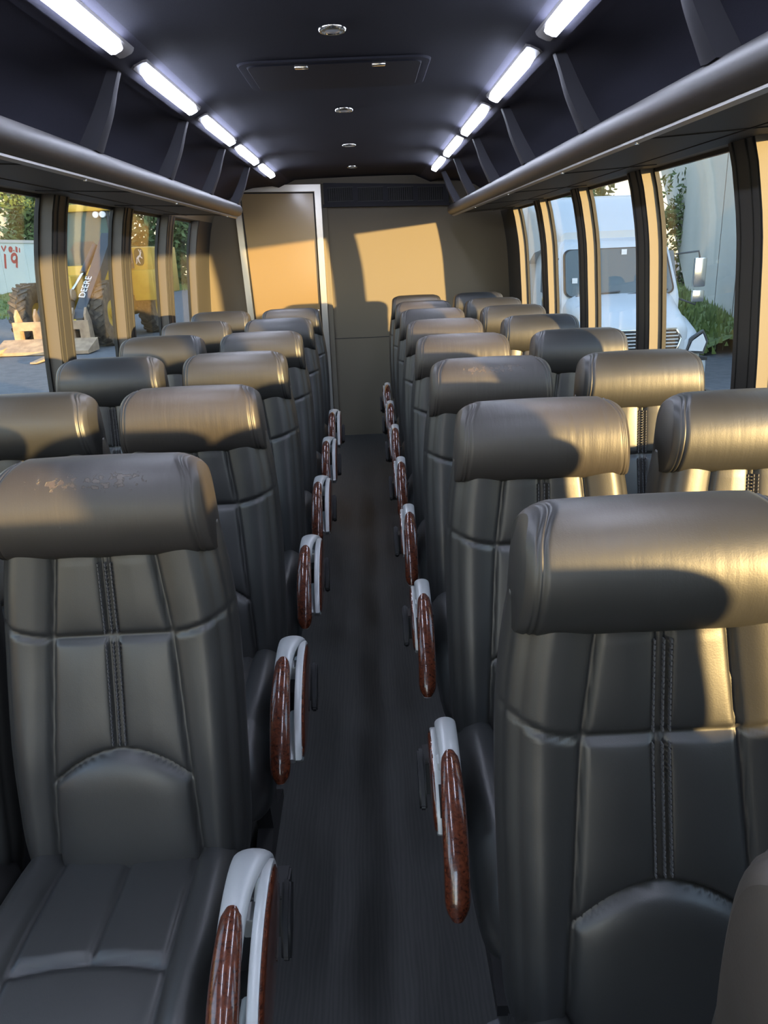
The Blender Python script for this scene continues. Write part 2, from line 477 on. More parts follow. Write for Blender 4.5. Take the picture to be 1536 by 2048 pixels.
# ceiling: flat centre, LED channel, curved coves
bm = bmesh.new()
half = [(0.0, 2.200), (0.33, 2.198), (0.50, 2.194), (0.538, 2.178), (0.634, 2.136), (0.69, 2.150), (0.85, 2.142), (1.00, 2.105), (1.10, 2.045), (1.17, 1.985), (1.22, 1.930)]
def ceil_pts():
    return [(-x, z) for x, z in reversed(half[1:])] + half
pts = ceil_pts()
vs = [[bm.verts.new((CX+x, y, z+dz)) for x, z in pts] for y, dz in ((YF, 0), (YB+0.04, 0))]
vt = [[bm.verts.new((CX+x, y, z+0.10)) for x, z in pts] for y in (YF, YB+0.04)]
for j in range(len(pts)-1):
    xm = abs((pts[j][0]+pts[j+1][0])/2)
    f = bm.faces.new((vs[0][j], vs[0][j+1], vs[1][j+1], vs[1][j])); f.material_index = 0 if xm < 0.53 else 1
    f.smooth = True
    bm.faces.new((vt[0][j+1], vt[0][j], vt[1][j], vt[1][j+1]))
structure(obj('ceiling', bm, [M['ceiling'], M['cove']]), 'dark fabric ceiling with curved coves over the racks')

# back wall
bm = bmesh.new()
box(bm, (CX-1.33, YB, 0), (CX+1.33, YB+0.06, 2.26))
structure(obj('wall_back', bm, M['backwall']), 'olive tan rear wall of the bus')
bm = bmesh.new()
box(bm, (-0.30, YB-0.003, 0.876), (CX+1.31, YB+0.001, 0.882))
structure(obj('trim_back_seam', bm, M['pillar_face']), 'thin horizontal seam across the rear wall')
bm = bmesh.new()
box(bm, (-0.345+0.0, YB-0.018, 0.0), (-0.30, YB, 2.15), bevel=0.004)
structure(obj('trim_door_side', bm, M['vinyl']), 'grey strip along the right side of the rear door')
# front of the bus, behind the camera: dash wall with the windshield opening
bm = bmesh.new()
box(bm, (CX-1.33, YF-0.06, 0), (CX+1.33, YF, 0.75))
box(bm, (CX-1.33, YF-0.06, 2.05), (CX+1.33, YF, 2.27))
box(bm, (CX-1.33, YF-0.06, 0.75), (CX-1.22, YF, 2.05))
box(bm, (0.12, YF-0.06, 0.75), (CX+1.33, YF, 2.05))  # right half closed, added to keep sky light off the right seats
wf = structure(obj('wall_front', bm, M['pillar_face']), 'front wall with windshield opening, behind the camera')
bm = bmesh.new()
box(bm, (CX-1.22, YF-0.035, 0.75), (0.12, YF-0.03, 2.05))
structure(obj('window_front', bm, M['windshield']), 'windshield behind the camera')

# rear door
d = structure(empty('door_1', (-0.69, YB, 0)), 'tall glossy rear door in a bright metal frame')
def dq(bm, pts, y0, y1): prism(bm, pts, 1, y0, y1)
X0 = -0.69
TL, TR = (-1.080-X0, 2.168), (-0.345-X0, 2.150)
BL, BR = (-1.010-X0, 0.0), (-0.350-X0, 0.0)
def inset(w):
    return [(BL[0]+w, 0.0), (BR[0]-w, 0.0), (TR[0]-w, TR[1]-w*1.0), (TL[0]+w, TL[1]-w*1.0)]
bm = bmesh.new()
O, I = inset(0), inset(0.052)
for q in ((0, 3), (1, 2)):
    a, b_ = q
    prism(bm, [O[a], I[a], I[b_], O[b_]], 1, -0.035, -0.001)
prism(bm, [O[3], I[3], I[2], O[2]], 1, -0.035, -0.001)
bmesh.ops.remove_doubles(bm, verts=bm.verts, dist=1e-5)
obj('door_frame', bm, M['alu'], d)
bm = bmesh.new()
I2 = inset(0.052)
prism(bm, I2, 1, -0.014, -0.002)
obj('door_panel', bm, M['door'], d)
bm = bmesh.new()
J, K = inset(0.056), inset(0.066)
for a, b_ in ((0, 3), (1, 2), (3, 2)):
    prism(bm, [J[a], K[a], K[b_], J[b_]], 1, -0.026, -0.014)
obj('door_gasket', bm, M['rubber'], d)
bm = bmesh.new()
box(bm, (0.245, -0.030, 1.02), (0.27, -0.014, 1.14), bevel=0.004)
obj('door_handle', bm, M['chrome'], d, smooth=True, angle=40)

# air outlet panel on the back wall
v = tag(empty('air_vent_panel', (0.19, YB, 2.06)), 'dark air outlet panel with four grilles at the top of the rear wall', 'air vent')
bm = bmesh.new()
prism(bm, [(-0.51, -0.075), (0.535, -0.100), (0.535, 0.050), (-0.51, 0.098)], 1, -0.05, -0.001)
prism(bm, [(-0.52, -0.090), (0.545, -0.116), (0.545, -0.096), (-0.52, -0.070)], 1, -0.075, -0.001)
obj('panel', bm, M['bracket'], v)
for k in range(4):
    x0 = -0.475 + k*0.252
    zs = -0.0225*(k/3.0)
    bm = bmesh.new()
    box(bm, (x0, -0.054, -0.052+zs), (x0+0.205, -0.050, 0.060+zs), mi=0)
    for j in range(11):
        xx = x0+0.012+j*0.018
        box(bm, (xx-0.002, -0.060, -0.050+zs), (xx+0.002, -0.054, 0.058+zs), mi=1)
    for zz in (-0.052, 0.056):
        box(bm, (x0-0.004, -0.062, zz+zs), (x0+0.209, -0.050, zz+0.005+zs), mi=1)
    obj('grille', bm, [M['dark'], M['black']], v)

# ------------------------------------------------------------------ overhead racks
RX, RZ, RR = 0.768, 1.893, 0.040
for s, nm in ((-1, 'left'), (1, 'right')):
    r = tag(empty('overhead_rack', (CX+s*RX, 0, RZ)), 'long dark overhead luggage rack with rolled front rail along the %s wall' % nm, 'luggage rack', 'overhead luggage racks')
    y0, y1 = -2.2, (5.46 if s < 0 else 6.62)
    bm = bmesh.new()
    rr = 0.0395
    path = [(0, y0, 0), (0, y0+0.01, 0), (0, y1-0.05, 0), (0, y1-0.015, 0), (0, y1, 0)]
    sweep(bm, path, [(rr, rr), (rr, rr), (rr, rr), (rr*0.85, rr*0.85), (rr*0.45, rr*0.45)], 28, Vector((1, 0, 0)))
    obj('front_rail', bm, M['tube'], r, smooth=True, angle=60)
    bm = bmesh.new()
    zb = 1.868-RZ
    prism(bm, [(s*0.0, zb-0.010), (s*0.458, zb+0.014), (s*0.458, zb+0.034), (s*0.0, zb+0.010)], 1, y0, y1-0.02)
    obj('shelf_panel', bm, M['rack'], r)
    bm = bmesh.new()
    for k in range(9):
        yy = y0+0.45+k*1.0
        if yy > y1-0.1: continue
        prism(bm, [(s*0.02, zb-0.012), (s*0.44, zb+0.010), (s*0.44, zb+0.020), (s*0.02, zb)], 1, yy, yy+0.005)
    prism(bm, [(s*0.33, zb+0.005), (s*0.335, zb+0.005), (s*0.335, zb+0.015), (s*0.33, zb+0.015)], 1, y0, y1-0.02)
    obj('panel_seam', bm, M['dark'], r)
    bm = bmesh.new()
    prism(bm, [(s*0.000, -0.046), (s*0.016, -0.050), (s*0.018, -0.044), (s*0.000, -0.039)], 1, y0, y1-0.03)
    obj('light_strip', bm, M['strip'], r)
    # hoop brackets that hang the rail from the light channel
    for yy in [q for q in (-1.12, -0.18, 0.74, 1.68, 2.60, 3.53, 4.43, 5.34, 6.18) if q < y1]:
        bm = bmesh.new()
        n = 22
        rings = []
        # front view: concave horn from the light channel down to the rail, flaring towards the wall
        inner = curve_pts([(0.640, 2.155), (0.663, 2.097), (0.690, 2.022), (0.738, 1.926)], n)
        outer = curve_pts([(0.672, 2.155), (0.700, 2.100), (0.742, 2.020), (0.800, 1.922)], n)
        for i in range(n):
            q = i/(n-1)
            hw = 0.016+0.020*q*q
            a, b_ = inner[i], outer[i]
            rings.append([(s*(a[0]-RX), yy-hw, a[1]-RZ), (s*(a[0]-RX)-s*0.002, yy, a[1]-RZ-0.004), (s*(a[0]-RX), yy+hw, a[1]-RZ), (s*(b_[0]-RX), yy+hw, b_[1]-RZ), (s*(b_[0]-RX), yy-hw, b_[1]-RZ)])
        loft(bm, rings)
        obj('hanger_bracket', bm, M['bracket'], r, smooth=True, angle=50)
    for yy in ((2.55, 3.75, 5.1) if s < 0 else (2.2, 3.0, 4.1, 5.3)):
        bm = bmesh.new()
        cylinder(bm, (s*0.012, yy, -0.048), 0.006, 0.008, 2, 12)
        obj('rivet', bm, M['chrome'], r)

# ------------------------------------------------------------------ LED fixtures
def led_fixture(y0, lit0, lit1, y1, s):
    ang = math.atan2(2.136-2.178, 0.096)
    xm, zm = 0.586, 2.157
    ex = Vector((math.cos(ang), 0, math.sin(ang)))         # across the channel, outwards and down
    nn = Vector((ex.z, 0, -ex.x))                            # down-facing normal of the channel
    e = empty('led_light', (CX+s*xm, (y0+y1)/2, zm))
    def P(u, y, h):
        p = ex*u + nn*h
        return (s*p.x, y-(y0+y1)/2, p.z)
    def strip(bm, ya, yb, hw, h):
        rings = []
        for yy, k in ((ya, 0.55), (ya+0.012, 1.0), (yb-0.012, 1.0), (yb, 0.55)):
            rings.append([P(-hw*k, yy, 0), P(-hw*k*0.8, yy, h), P(hw*k*0.8, yy, h), P(hw*k, yy, 0)])
        loft(bm, rings)
    bm = bmesh.new(); strip(bm, y0, y1, 0.028, 0.006); obj('housing', bm, M['led_end'], e)
    bm = bmesh.new(); strip(bm, lit0, lit1, 0.0225, 0.027); obj('lens', bm, M['led'], e)
    return e
led = [(-1.10, -1.02, -0.42, -0.34), (-0.17, -0.10, 0.50, 0.60), (0.68, 0.74, 1.31, 1.42), (1.52, 1.58, 2.155, 2.27), (2.37, 2.455, 3.035, 3.12), (3.22, 3.31, 3.875, 3.95), (4.06, 4.125, 4.70, 4.79), (4.90, 4.98, 5.505, 5.60)]
for s, nm in ((-1, 'left'), (1, 'right')):
    c = 0
    for a0 in led:
        a = tuple(q*1.09 for q in a0)
        e = led_fixture(*a, s)
        if a[3] < 1.6:
            lab = 'glowing white LED strip light, %s ceiling channel, ahead of the photo edge, %s' % (nm, ['foremost', 'second', 'third'][led.index(a0)])
        else:
            word = ['cut by the top edge of view', 'second in view', 'third in view', 'fourth in view', 'farthest, by the rear wall'][c]
            lab = 'glowing white LED strip light, %s ceiling channel, %s' % (nm, word)
            c += 1
        tag(e, lab, 'ceiling light', 'LED strip lights of the %s channel' % nm)

# ceiling dome lights and roof hatch
for k, (yy, word) in enumerate(((2.365, 'largest in view, nearest, in front of the roof hatch'), (3.60, 'just behind the roof hatch'), (4.737, 'third along the centre line'), (5.9, 'farthest, near the rear wall'))):
    e = tag(empty('ceiling_dome_light', (-0.062, yy*1.045, 2.199)), 'small round chrome ceiling light, unlit, ' + word, 'ceiling light', 'small round chrome lights along the ceiling')
    bm = bmesh.new()
    n = 28
    prof = [(0.040, 0.0), (0.040, -0.005), (0.036, -0.010), (0.030, -0.010), (0.027, -0.006)]
    loft(bm, [[(rad*math.cos(2*PI*q/n), rad*math.sin(2*PI*q/n), z) for q in range(n)] for rad, z in prof])
    obj('bezel', bm, M['chrome'], e, smooth=True, angle=50)
    bm = bmesh.new()
    loft(bm, [[(rad*math.cos(2*PI*q/n), rad*math.sin(2*PI*q/n), z) for q in range(n)] for rad, z in ((0.026, -0.006), (0.020, -0.010), (0.008, -0.012))])
    obj('lens', bm, M['lamp'], e, smooth=True, angle=50)
h = tag(empty('roof_hatch', (-0.072, 3.05, 2.198)), 'dark rectangular emergency roof hatch set in the ceiling', 'roof hatch')
bm = bmesh.new()
def rrect(hx, hy, r, z, n=6):
    pts = []
    for cx, cy, a0 in ((hx-r, hy-r, 0), (-hx+r, hy-r, PI/2), (-hx+r, -hy+r, PI), (hx-r, -hy+r, 3*PI/2)):
        for k in range(n+1):
            a = a0+PI/2*k/n
            pts.append((cx+r*math.cos(a), cy+r*math.sin(a), z))
    return pts
loft(bm, [rrect(0.32, 0.235, 0.06, 0.0), rrect(0.315, 0.232, 0.06, -0.006), rrect(0.30, 0.215, 0.05, -0.007), rrect(0.28, 0.195, 0.04, -0.005)])
obj('hatch_frame', bm, M['ceiling'], h, smooth=True, angle=35)
bm = bmesh.new()
loft(bm, [rrect(0.29, 0.205, 0.04, -0.005), rrect(0.286, 0.20, 0.04, -0.010)])
obj('hatch_panel', bm, M['hatch'], h)
for xx in (-0.105, 0.145):
    bm = bmesh.new(); box(bm, (xx-0.022, -0.236, -0.026), (xx+0.022, -0.212, -0.012), bevel=0.003)
    obj('latch', bm, M['chrome'], h, smooth=True, angle=40)

# ------------------------------------------------------------------ coach seat
def bump_fn(d, w):
    return math.exp(-(d/w)**2)
YFR = [(0.44, -0.205), (0.56, -0.200), (0.66, -0.185), (0.74, -0.170), (0.85, -0.140), (0.95, -0.115), (1.05, -0.098), (1.14, -0.085)]
HW = [(0.44, 0.180), (0.52, 0.198), (0.62, 0.203), (0.80, 0.205), (0.95, 0.201), (1.04, 0.193), (1.10, 0.184), (1.14, 0.176)]
SV = [(0.44, 0.140), (0.70, 0.128), (0.95, 0.110), (1.12, 0.088)]
def backrest_bm():
    bm = bmesh.new()
    NX, NZ = 92, 124
    rings = []
    for iz in range(NZ+1):
        z = 0.44+(1.14-0.44)*iz/NZ
        yf = smooth_interp(YFR, z); hw = smooth_interp(HW, z); sv = interp(SV, z)
        ring = []
        for ix in range(NX+1):
            u = -1+2*ix/NX
            x = u*hw
            ax = abs(x)
            d = 0.0
            # side bolsters stand a little forward, edge rolls back
            d -= 0.016*(1/(1+math.exp(-(ax-sv-0.018)/0.010)))
            d += 0.030*max(0, (abs(u)-0.80)/0.20)**2.2
            # seams
            g = bump_fn(ax-sv, 0.0052)*0.011
            g += bump_fn(ax-(hw-0.006), 0.0035)*0.006
            archz = 0.748-0.050*(ax/0.12)**2
            if ax <= sv+0.002:
                g = max(g, bump_fn(z-archz, 0.006)*0.013)
                if z > archz:
                    g = max(g, bump_fn(z-0.957, 0.0055)*0.011)
                    k = min(1, (z-archz)/0.01)
                    g = max(g, k*(bump_fn(ax-0.0065, 0.0042)*0.010))
                    # pillowed squares
                    px = min(abs(ax-0.004), abs(ax-sv)); pz = min(abs(z-0.957), z-archz, 0.06 if z > 1.1 else 9)
                    d -= 0.010*(1-math.exp(-px/0.020))*(1-math.exp(-pz/0.025))
                else:
                    px = sv-ax; pz = archz-z
                    d -= 0.020*(1-math.exp(-max(px, 0)/0.022))*(1-math.exp(-pz/0.020))
            else:
                g = max(g, bump_fn(z-(0.957+(ax-sv)*0.30), 0.0048)*0.009)
            ring.append((x, yf+d+g, z))
        # sides and back
        e0 = ring[-1][1]
        th = 0.115
        side = [(hw+0.006, e0+0.010), (hw+0.010, e0+0.018), (hw+0.008, e0+0.024), (hw+0.012, e0+0.032), (hw+0.017, e0+0.055), (hw+0.014, yf+th*0.85), (hw+0.0, yf+th), (hw-0.03, yf+th+0.012), (hw*0.5, yf+th+0.02), (0, yf+th+0.022)]
        ring += [(x, y, z) for x, y in side]
        ring += [(-x, y, z) for x, y in reversed(side[:-1])]
        rings.append(ring)
    loft(bm, rings)
    return bm

def stitch_bm():
    bm = bmesh.new()
    def dash(x, z, dz=0.0028, dx=0.0009):
        yf = smooth_interp(YFR, z)-0.002
        box(bm, (x-dx, yf-0.0050, z-dz), (x+dx, yf+0.004, z+dz))
    z = 0.765
    while z < 1.10:
        if abs(z-0.957) > 0.006:
            dash(0.0015, z); dash(-0.0015+0.0, z) if False else None
            dash(0.0115, z); dash(-0.0115, z)
        z += 0.0078
    return bm

def headrest_bm():
    bm = bmesh.new()
    prof = curve_pts([(0.005, 1.095), (-0.045, 1.097), (-0.086, 1.104), (-0.110, 1.128), (-0.121, 1.165), (-0.118, 1.205), (-0.100, 1.240), (-0.070, 1.264), (-0.035, 1.273), (0.000, 1.268), (0.028, 1.248), (0.040, 1.215), (0.036, 1.160), (0.022, 1.110)], 54)
    cy, cz = -0.040, 1.150
    rings = []
    N = 130
    XE = 0.188
    for i in range(N+1):
        u = -1+2*i/N
        x = XE*math.sin(u*PI/2*0.999)/math.sin(PI/2*0.999) if True else u
        ax = abs(x)
        k = max(0.0, (ax-0.158)/0.030)
        sc = (1-min(k, 1)**2.6*0.30)
        szt = (1-min(k, 1)**2.4*0.12)
        gr = bump_fn(ax-0.1685, 0.0026)*0.0040 + bump_fn(ax-0.1755, 0.0022)*0.0028
        ring = []
        for (y, z) in prof:
            dy, dz = y-cy, z-cz
            L = math.hypot(dy, dz)
            q = 1-gr/L*1.0
            zz = cz+dz*q*(szt if dz > 0 else 1.0)
            yy = cy+dy*q*sc
            # soft pillow: a little fuller in the middle
            f = 1-(ax/0.188)**2
            yy -= 0.004*f if dy < 0 else 0
            zz += 0.003*f if dz > 0.05 else 0
            zc, rc = 1.232, 0.044
            wz = 1.0 if zz < zc else (0.188-rc+math.sqrt(max(0.0, rc*rc-min(zz-zc, rc)**2)))/0.188
            ring.append((x*wz*(1.0+0.045*(1.19-zz)/0.10), yy, zz))
        rings.append(ring)
    loft(bm, rings)
    return bm

def cushion_bm():
    bm = bmesh.new()
    NX, NY = 80, 90
    rings = []
    TOP = [(-0.700, 0.395), (-0.694, 0.445), (-0.675, 0.480), (-0.640, 0.512), (-0.58, 0.533), (-0.50, 0.542), (-0.40, 0.545), (-0.28, 0.540), (-0.15, 0.530)]
    HWC = [(-0.700, 0.150), (-0.690, 0.180), (-0.665, 0.205), (-0.62, 0.214), (-0.50, 0.219), (-0.35, 0.219), (-0.22, 0.214), (-0.15, 0.205)]
    BOT = [(-0.700, 0.380), (-0.68, 0.362), (-0.60, 0.345), (-0.15, 0.345)]
    ys = [-0.70+0.55*(j/NY)**1.25 for j in range(NY+1)]
    for y in ys:
        zt = smooth_interp(TOP, y); hw = smooth_interp(HWC, y); zb = interp(BOT, y)
        sv = 0.128-0.010*(y+0.5)
        ring = []
        for ix in range(NX+1):
            u = -1+2*ix/NX
            x = u*hw; ax = abs(x)
            bol = 1/(1+math.exp(-(ax-sv-0.012)/0.009))
            fade = min(1, max(0, (y+0.68)/0.12))
            d = 0.026*bol*fade
            d -= 0.060*max(0, (abs(u)-0.74)/0.26)**2.2
            g = bump_fn(ax-sv, 0.006)*0.010*fade
            if ax < sv:
                if y > -0.435:
                    g = max(g, bump_fn(ax, 0.005)*0.008)
                    d += 0.006*(1-math.exp(-min(ax, sv-ax)/0.02))
                g = max(g, bump_fn(y+0.435+0.02*(ax/0.13)**2, 0.007)*0.012)
            ring.append((x, y, zt+d-g))
        e0 = ring[-1][2]
        hgt = e0-zb
        side = [(hw+0.005, e0-0.02*min(1, hgt*4)), (hw+0.007, e0-hgt*0.30), (hw+0.006, e0-hgt*0.62), (hw-0.010, zb+hgt*0.12), (hw-0.035, zb), (0, zb-0.004)]
        ring += [(x, y, z) for x, z in side]
        ring += [(-x, y, z) for x, z in reversed(side[:-1])]
        rings.append(ring)
    loft(bm, rings)
    return bm

def base_bm():
    bm = bmesh.new()
    # moulded pan under the cushion
    rings = []
    for y, zt, zb, hw in ((-0.66, 0.385, 0.365, 0.17), (-0.62, 0.375, 0.325, 0.195), (-0.50, 0.360, 0.285, 0.205), (-0.25, 0.360, 0.270, 0.205), (-0.06, 0.380, 0.290, 0.195)):
        rings.append([(-hw, y, zt), (-hw*1.0, y, (zt+zb)/2), (-hw*0.85, y, zb), (hw*0.85, y, zb), (hw, y, (zt+zb)/2), (hw, y, zt)])
    loft(bm, rings)
    # pan continues up behind the backrest
    loft(bm, [[(-0.19, -0.14, 0.33), (0.19, -0.14, 0.33), (0.19, -0.04, 0.33), (-0.19, -0.04, 0.33)], [(-0.185, -0.10, 0.47), (0.185, -0.10, 0.47), (0.185, -0.035, 0.47), (-0.185, -0.035, 0.47)]])
    return bm

def leg_bm(x):
    bm = bmesh.new()
    prism(bm, [(-0.50, 0.0), (-0.14, 0.0), (-0.14, 0.03), (-0.27, 0.08), (-0.24, 0.285), (-0.42, 0.285), (-0.37, 0.08), (-0.50, 0.03)], 0, x-0.022, x+0.022)
    return bm

ARM = [(-0.318, 0.585), (-0.322, 0.625), (-0.345, 0.652), (-0.400, 0.664), (-0.480, 0.654), (-0.560, 0.618), (-0.620, 0.562), (-0.658, 0.500), (-0.672, 0.462)]
def arm_x(s, q):
    """centre line of the arm: right-hand arms toe out a little towards the aisle"""
    return 0.246+(0.018*q if s < 0 else 0.0)
def arm_frame_bm(s):
    bm = bmesh.new()
    pts = curve_pts([(a, b) for a, b in ARM], 34)
    path, prof = [], []
    for i, (y, z) in enumerate(pts):
        q = i/33
        wide = 1/(1+math.exp((q-0.36)/0.05))
        hw = 0.0205+(0.012 if s > 0 else 0.002)*wide
        xc = arm_x(s, q)+(0.013 if s > 0 else 0.002)*wide
        if q > 0.9: hw *= (1-((q-0.9)/0.1)**2*0.55)
        if q < 0.08: hw *= 0.75+0.25*q/0.08
        th = 0.014*(1-0.25*q)*(1 if q < 0.95 else 0.75)
        path.append((s*xc, y, z)); prof.append((hw, th))
    sweep(bm, path, prof, 20)
    if s > 0:
        low = curve_pts([(-0.330, 0.590), (-0.400, 0.560), (-0.500, 0.545), (-0.585, 0.535), (-0.645, 0.500)], 16)
        sweep(bm, [(s*0.268, y, z) for y, z in low], [(0.012, 0.013)]*16, 12)
    return bm
def lens_poly(k=1.0, s=1):
    up_ = curve_pts([(-0.325, 0.615), (-0.345, 0.650), (-0.405, 0.664), (-0.490, 0.652), (-0.570, 0.612), (-0.630, 0.555), (-0.655, 0.510)], 18)
    lo_ = curve_pts([(-0.655, 0.510), (-0.620, 0.484), (-0.545, 0.482), (-0.460, 0.500), (-0.385, 0.535), (-0.335, 0.580), (-0.325, 0.615)], 16)[1:-1]
    cy, cz = -0.49, 0.575
    p = [(cy+(y-cy)*k, cz+(z-cz)*k) for y, z in up_+lo_]
    return p if s > 0 else [(-0.33+(y+0.33)*0.62, 0.60+(z-0.60)*0.80) for y, z in p]
def side_rim_bm(s):
    bm = bmesh.new()
    P = [lens_poly(0.97, s), lens_poly(1.0, s), lens_poly(1.0, s), lens_poly(0.985, s)]
    xs = [q-(0.010 if s < 0 else 0) for q in (0.278, 0.281, 0.292, 0.295)]
    loft(bm, [[(s*x, y, z) for y, z in p] for x, p in zip(xs, P)])
    return bm
def side_wood_bm(s):
    bm = bmesh.new()
    P = [lens_poly(0.94, s), lens_poly(0.94, s), lens_poly(0.90, s), lens_poly(0.70, s)]
    xs = [q-(0.010 if s < 0 else 0) for q in (0.290, 0.2965, 0.2995, 0.3015)]
    loft(bm, [[(s*x, y, z) for y, z in p] for x, p in zip(xs, P)])
    return bm
def grip_bm(s):
    bm = bmesh.new()
    pts = curve_pts([(a, b) for a, b in ARM], 60)
    path, prof = [], []
    i0, i1 = 28, 58
    for i in range(i0, i1+1):
        y, z = pts[i]
        q = (i-i0)/(i1-i0)
        a, b = pts[i-1], pts[i+1]
        tx, tz = b[0]-a[0], b[1]-a[1]; L = math.hypot(tx, tz)
        ny, nz = (-tz/L, tx/L)
        if nz < 0: ny, nz = -ny, -nz
        w = 0.0235*(0.74+0.26*math.sin(min(1, q/0.42)*PI/2))*(math.sin(min(1, (q+0.03)/0.07)*PI/2)**0.5)*(1-max(0, (q-0.78)/0.22)**2*0.50)
        w = max(w, 0.002)
        off = 0.0045*math.sin(min(1, q/0.25)*PI/2) 
        if q < 0.03: off = -0.002
        path.append((s*arm_x(s, i/59), y+ny*off, z+nz*off)); prof.append((w, 0.0165))
    sweep(bm, path, prof, 22)
    return bm
def arm_button_bm(s):
    bm = bmesh.new()
    box(bm, (min(s*0.258, s*0.279), -0.462, 0.604), (max(s*0.258, s*0.279), -0.424, 0.640), bevel=0.004)
    return bm
def arm_recess_bm(s):
    bm = bmesh.new()
    box(bm, (min(s*0.252, s*0.279), -0.520, 0.550), (max(s*0.252, s*0.279), -0.400, 0.606))
    return bm
def lever_bm(s):
    bm = bmesh.new()
    prism(bm, [(-0.30, 0.560), (-0.355, 0.520), (-0.385, 0.470), (-0.372, 0.452), (-0.32, 0.475), (-0.27, 0.530)], 0, min(s*0.296, s*0.312), max(s*0.296, s*0.312))
    prism(bm, [(-0.30, 0.52), (-0.33, 0.46), (-0.26, 0.42), (-0.20, 0.50)], 0, min(s*0.20, s*0.300), max(s*0.20, s*0.300))
    bmesh.ops.bevel(bm, geom=list(bm.edges), offset=0.004, segments=2, affect='EDGES')
    return bm

def make_seat(arm):
    root = empty('coach_seat')
    b_ = obj('backrest', backrest_bm(), M['leather'], root, smooth=True)
    obj('stitching', stitch_bm(), M['thread'], b_)
    obj('headrest', headrest_bm(), M['head'], root, smooth=True)
    obj('cushion', cushion_bm(), M['leather'], root, smooth=True)
    obj('seat_base', base_bm(), M['shell'], root, smooth=True, angle=50)
    for x in (-0.14, 0.14):
        obj('leg', leg_bm(x), M['black'], root)
    if arm:
        a = obj('armrest', arm_frame_bm(arm), M['silver'], root, smooth=True, angle=60)
        obj('wood_grip', grip_bm(arm), M['wood'], a, smooth=True, angle=60)['label'] = 'glossy burl wood grip'
        obj('side_rim', side_rim_bm(arm), M['silver'], a, smooth=True, angle=40)
        obj('wood_side_panel', side_wood_bm(arm), M['wood'], a, smooth=True, angle=40)['label'] = 'glossy burl wood side panel'
        obj('release_button', arm_button_bm(arm), M['silver'], a, smooth=True, angle=40)
        obj('recess', arm_recess_bm(arm), M['dark'], a)
        obj('recline_lever', lever_bm(arm), M['black'], root, smooth=True, angle=40)
    return root

proto = {'L': make_seat(1), 'R': make_seat(-1), 'W': make_seat(0)}
used = set()
rows = ['nearest full row', 'second row', 'third row', 'fourth row', 'fifth row', 'sixth row', 'seventh row', 'eighth (rearmost) row']
def seat(kind, x, y, label, group, mat_head=None, rz=0.0, dz=0.0):
    if kind not in used:
        used.add(kind); o = proto[kind]
    else:
        o = copy_tree(proto[kind])
    o.location = (x, y, dz); o.rotation_euler = (0, 0, rz)
    tag(o, label, 'coach seat', group)
    mat_head = mat_head or M['head']
    for ch in o.children:
        if ch.name.startswith('headrest'):
            ch.material_slots[0].link = 'OBJECT'
            ch.material_slots[0].material = mat_head
    return o
XLA, XLW, XRA, XRW = -0.493, -0.949, 0.377, 0.850
YL0, PL, YR0, PR = 1.386, 0.759, 1.013, 0.730
gl = 'black leather seats on the left of the aisle'
gr = 'black leather seats on the right of the aisle'
hm = {('LA', 0): 'head_cracked', ('LA', 1): 'head_worn', ('LA', 2): 'head', ('RA', 1): 'head_worn', ('RA', 2): 'head_cracked', ('RA', 3): 'head_worn', ('RA', 4): 'head_worn', ('RA', 5): 'head_worn', ('RA', 6): 'head_worn'}
for i in range(6):
    extra = [', headrest flaking', ', headrest creased', '', '', '', '']
    far = rows[i] if i < 5 else 'sixth (rearmost) row'
    seat('L', XLA, YL0+PL*i, 'black leather seat%s, aisle side of the left block, %s' % (extra[i], far), gl, M[hm[('LA', i)]] if ('LA', i) in hm else None, rz=random.uniform(-0.004, 0.004))
    seat('W', XLW, YL0+PL*i, 'black leather seat, window side of the left block, %s' % far, gl, rz=random.uniform(-0.004, 0.004))
for i in range(8):
    extra = [', largest in view', '', ', headrest scuffed', '', '', '', '', '']
    seat('R', XRA, YR0+PR*i, 'black leather seat%s, aisle side of the right block, %s' % (extra[i], rows[i]), gr, M[hm[('RA', i)]] if ('RA', i) in hm else None, rz=random.uniform(-0.004, 0.004))
    seat('W', XRW, YR0+PR*i, 'black leather seat, window side of the right block, %s' % rows[i], gr, rz=random.uniform(-0.004, 0.004))
seat('R', XRA+0.018, YR0-0.662, 'black leather seat cut off at the bottom right corner, nearest the camera', gr, M['head_worn'])
seat('W', XRW, YR0-PR, 'black leather window seat beside the camera, outside the right edge of view', gr)

# crumpled belt end tucked at the foot of the nearest right seat
bm = bmesh.new()
random.seed(3)
pts = []
for k in range(26):
    t_ = k/25
    pts.append((XRA-0.262+0.018*math.sin(t_*14), YR0-0.245-0.05*t_+0.02*math.cos(t_*11), 0.560-0.075*t_+0.012*math.sin(t_*19)))
sweep(bm, pts, [(0.016+0.006*math.sin(k*1.7), 0.005) for k in range(26)], 10, Vector((0.6, 0.3, 0.74)).normalized())
tag(obj('seat_belt', bm, M['belt'], smooth=True), 'crumpled grey belt webbing tucked beside the largest right aisle seat', 'seat belt')

# ------------------------------------------------------------------ outside: ground
def gz(x):
    return -0.60 if x < -3 else (-0.95 if x > 3 else -0.60-0.35*(x+3)/6)
bm = bmesh.new()
xs = [-60, -3, 3, 60]; ys = [-40, 0, 40, 120]
V = [[bm.verts.new((x, y, gz(x))) for x in xs] for y in ys]
for j in range(3):
    for i in range(3):
        bm.faces.new((V[j][i], V[j][i+1], V[j+1][i+1], V[j+1][i]))
structure(obj('ground', bm, M['asphalt']), 'asphalt yard outside the windows')
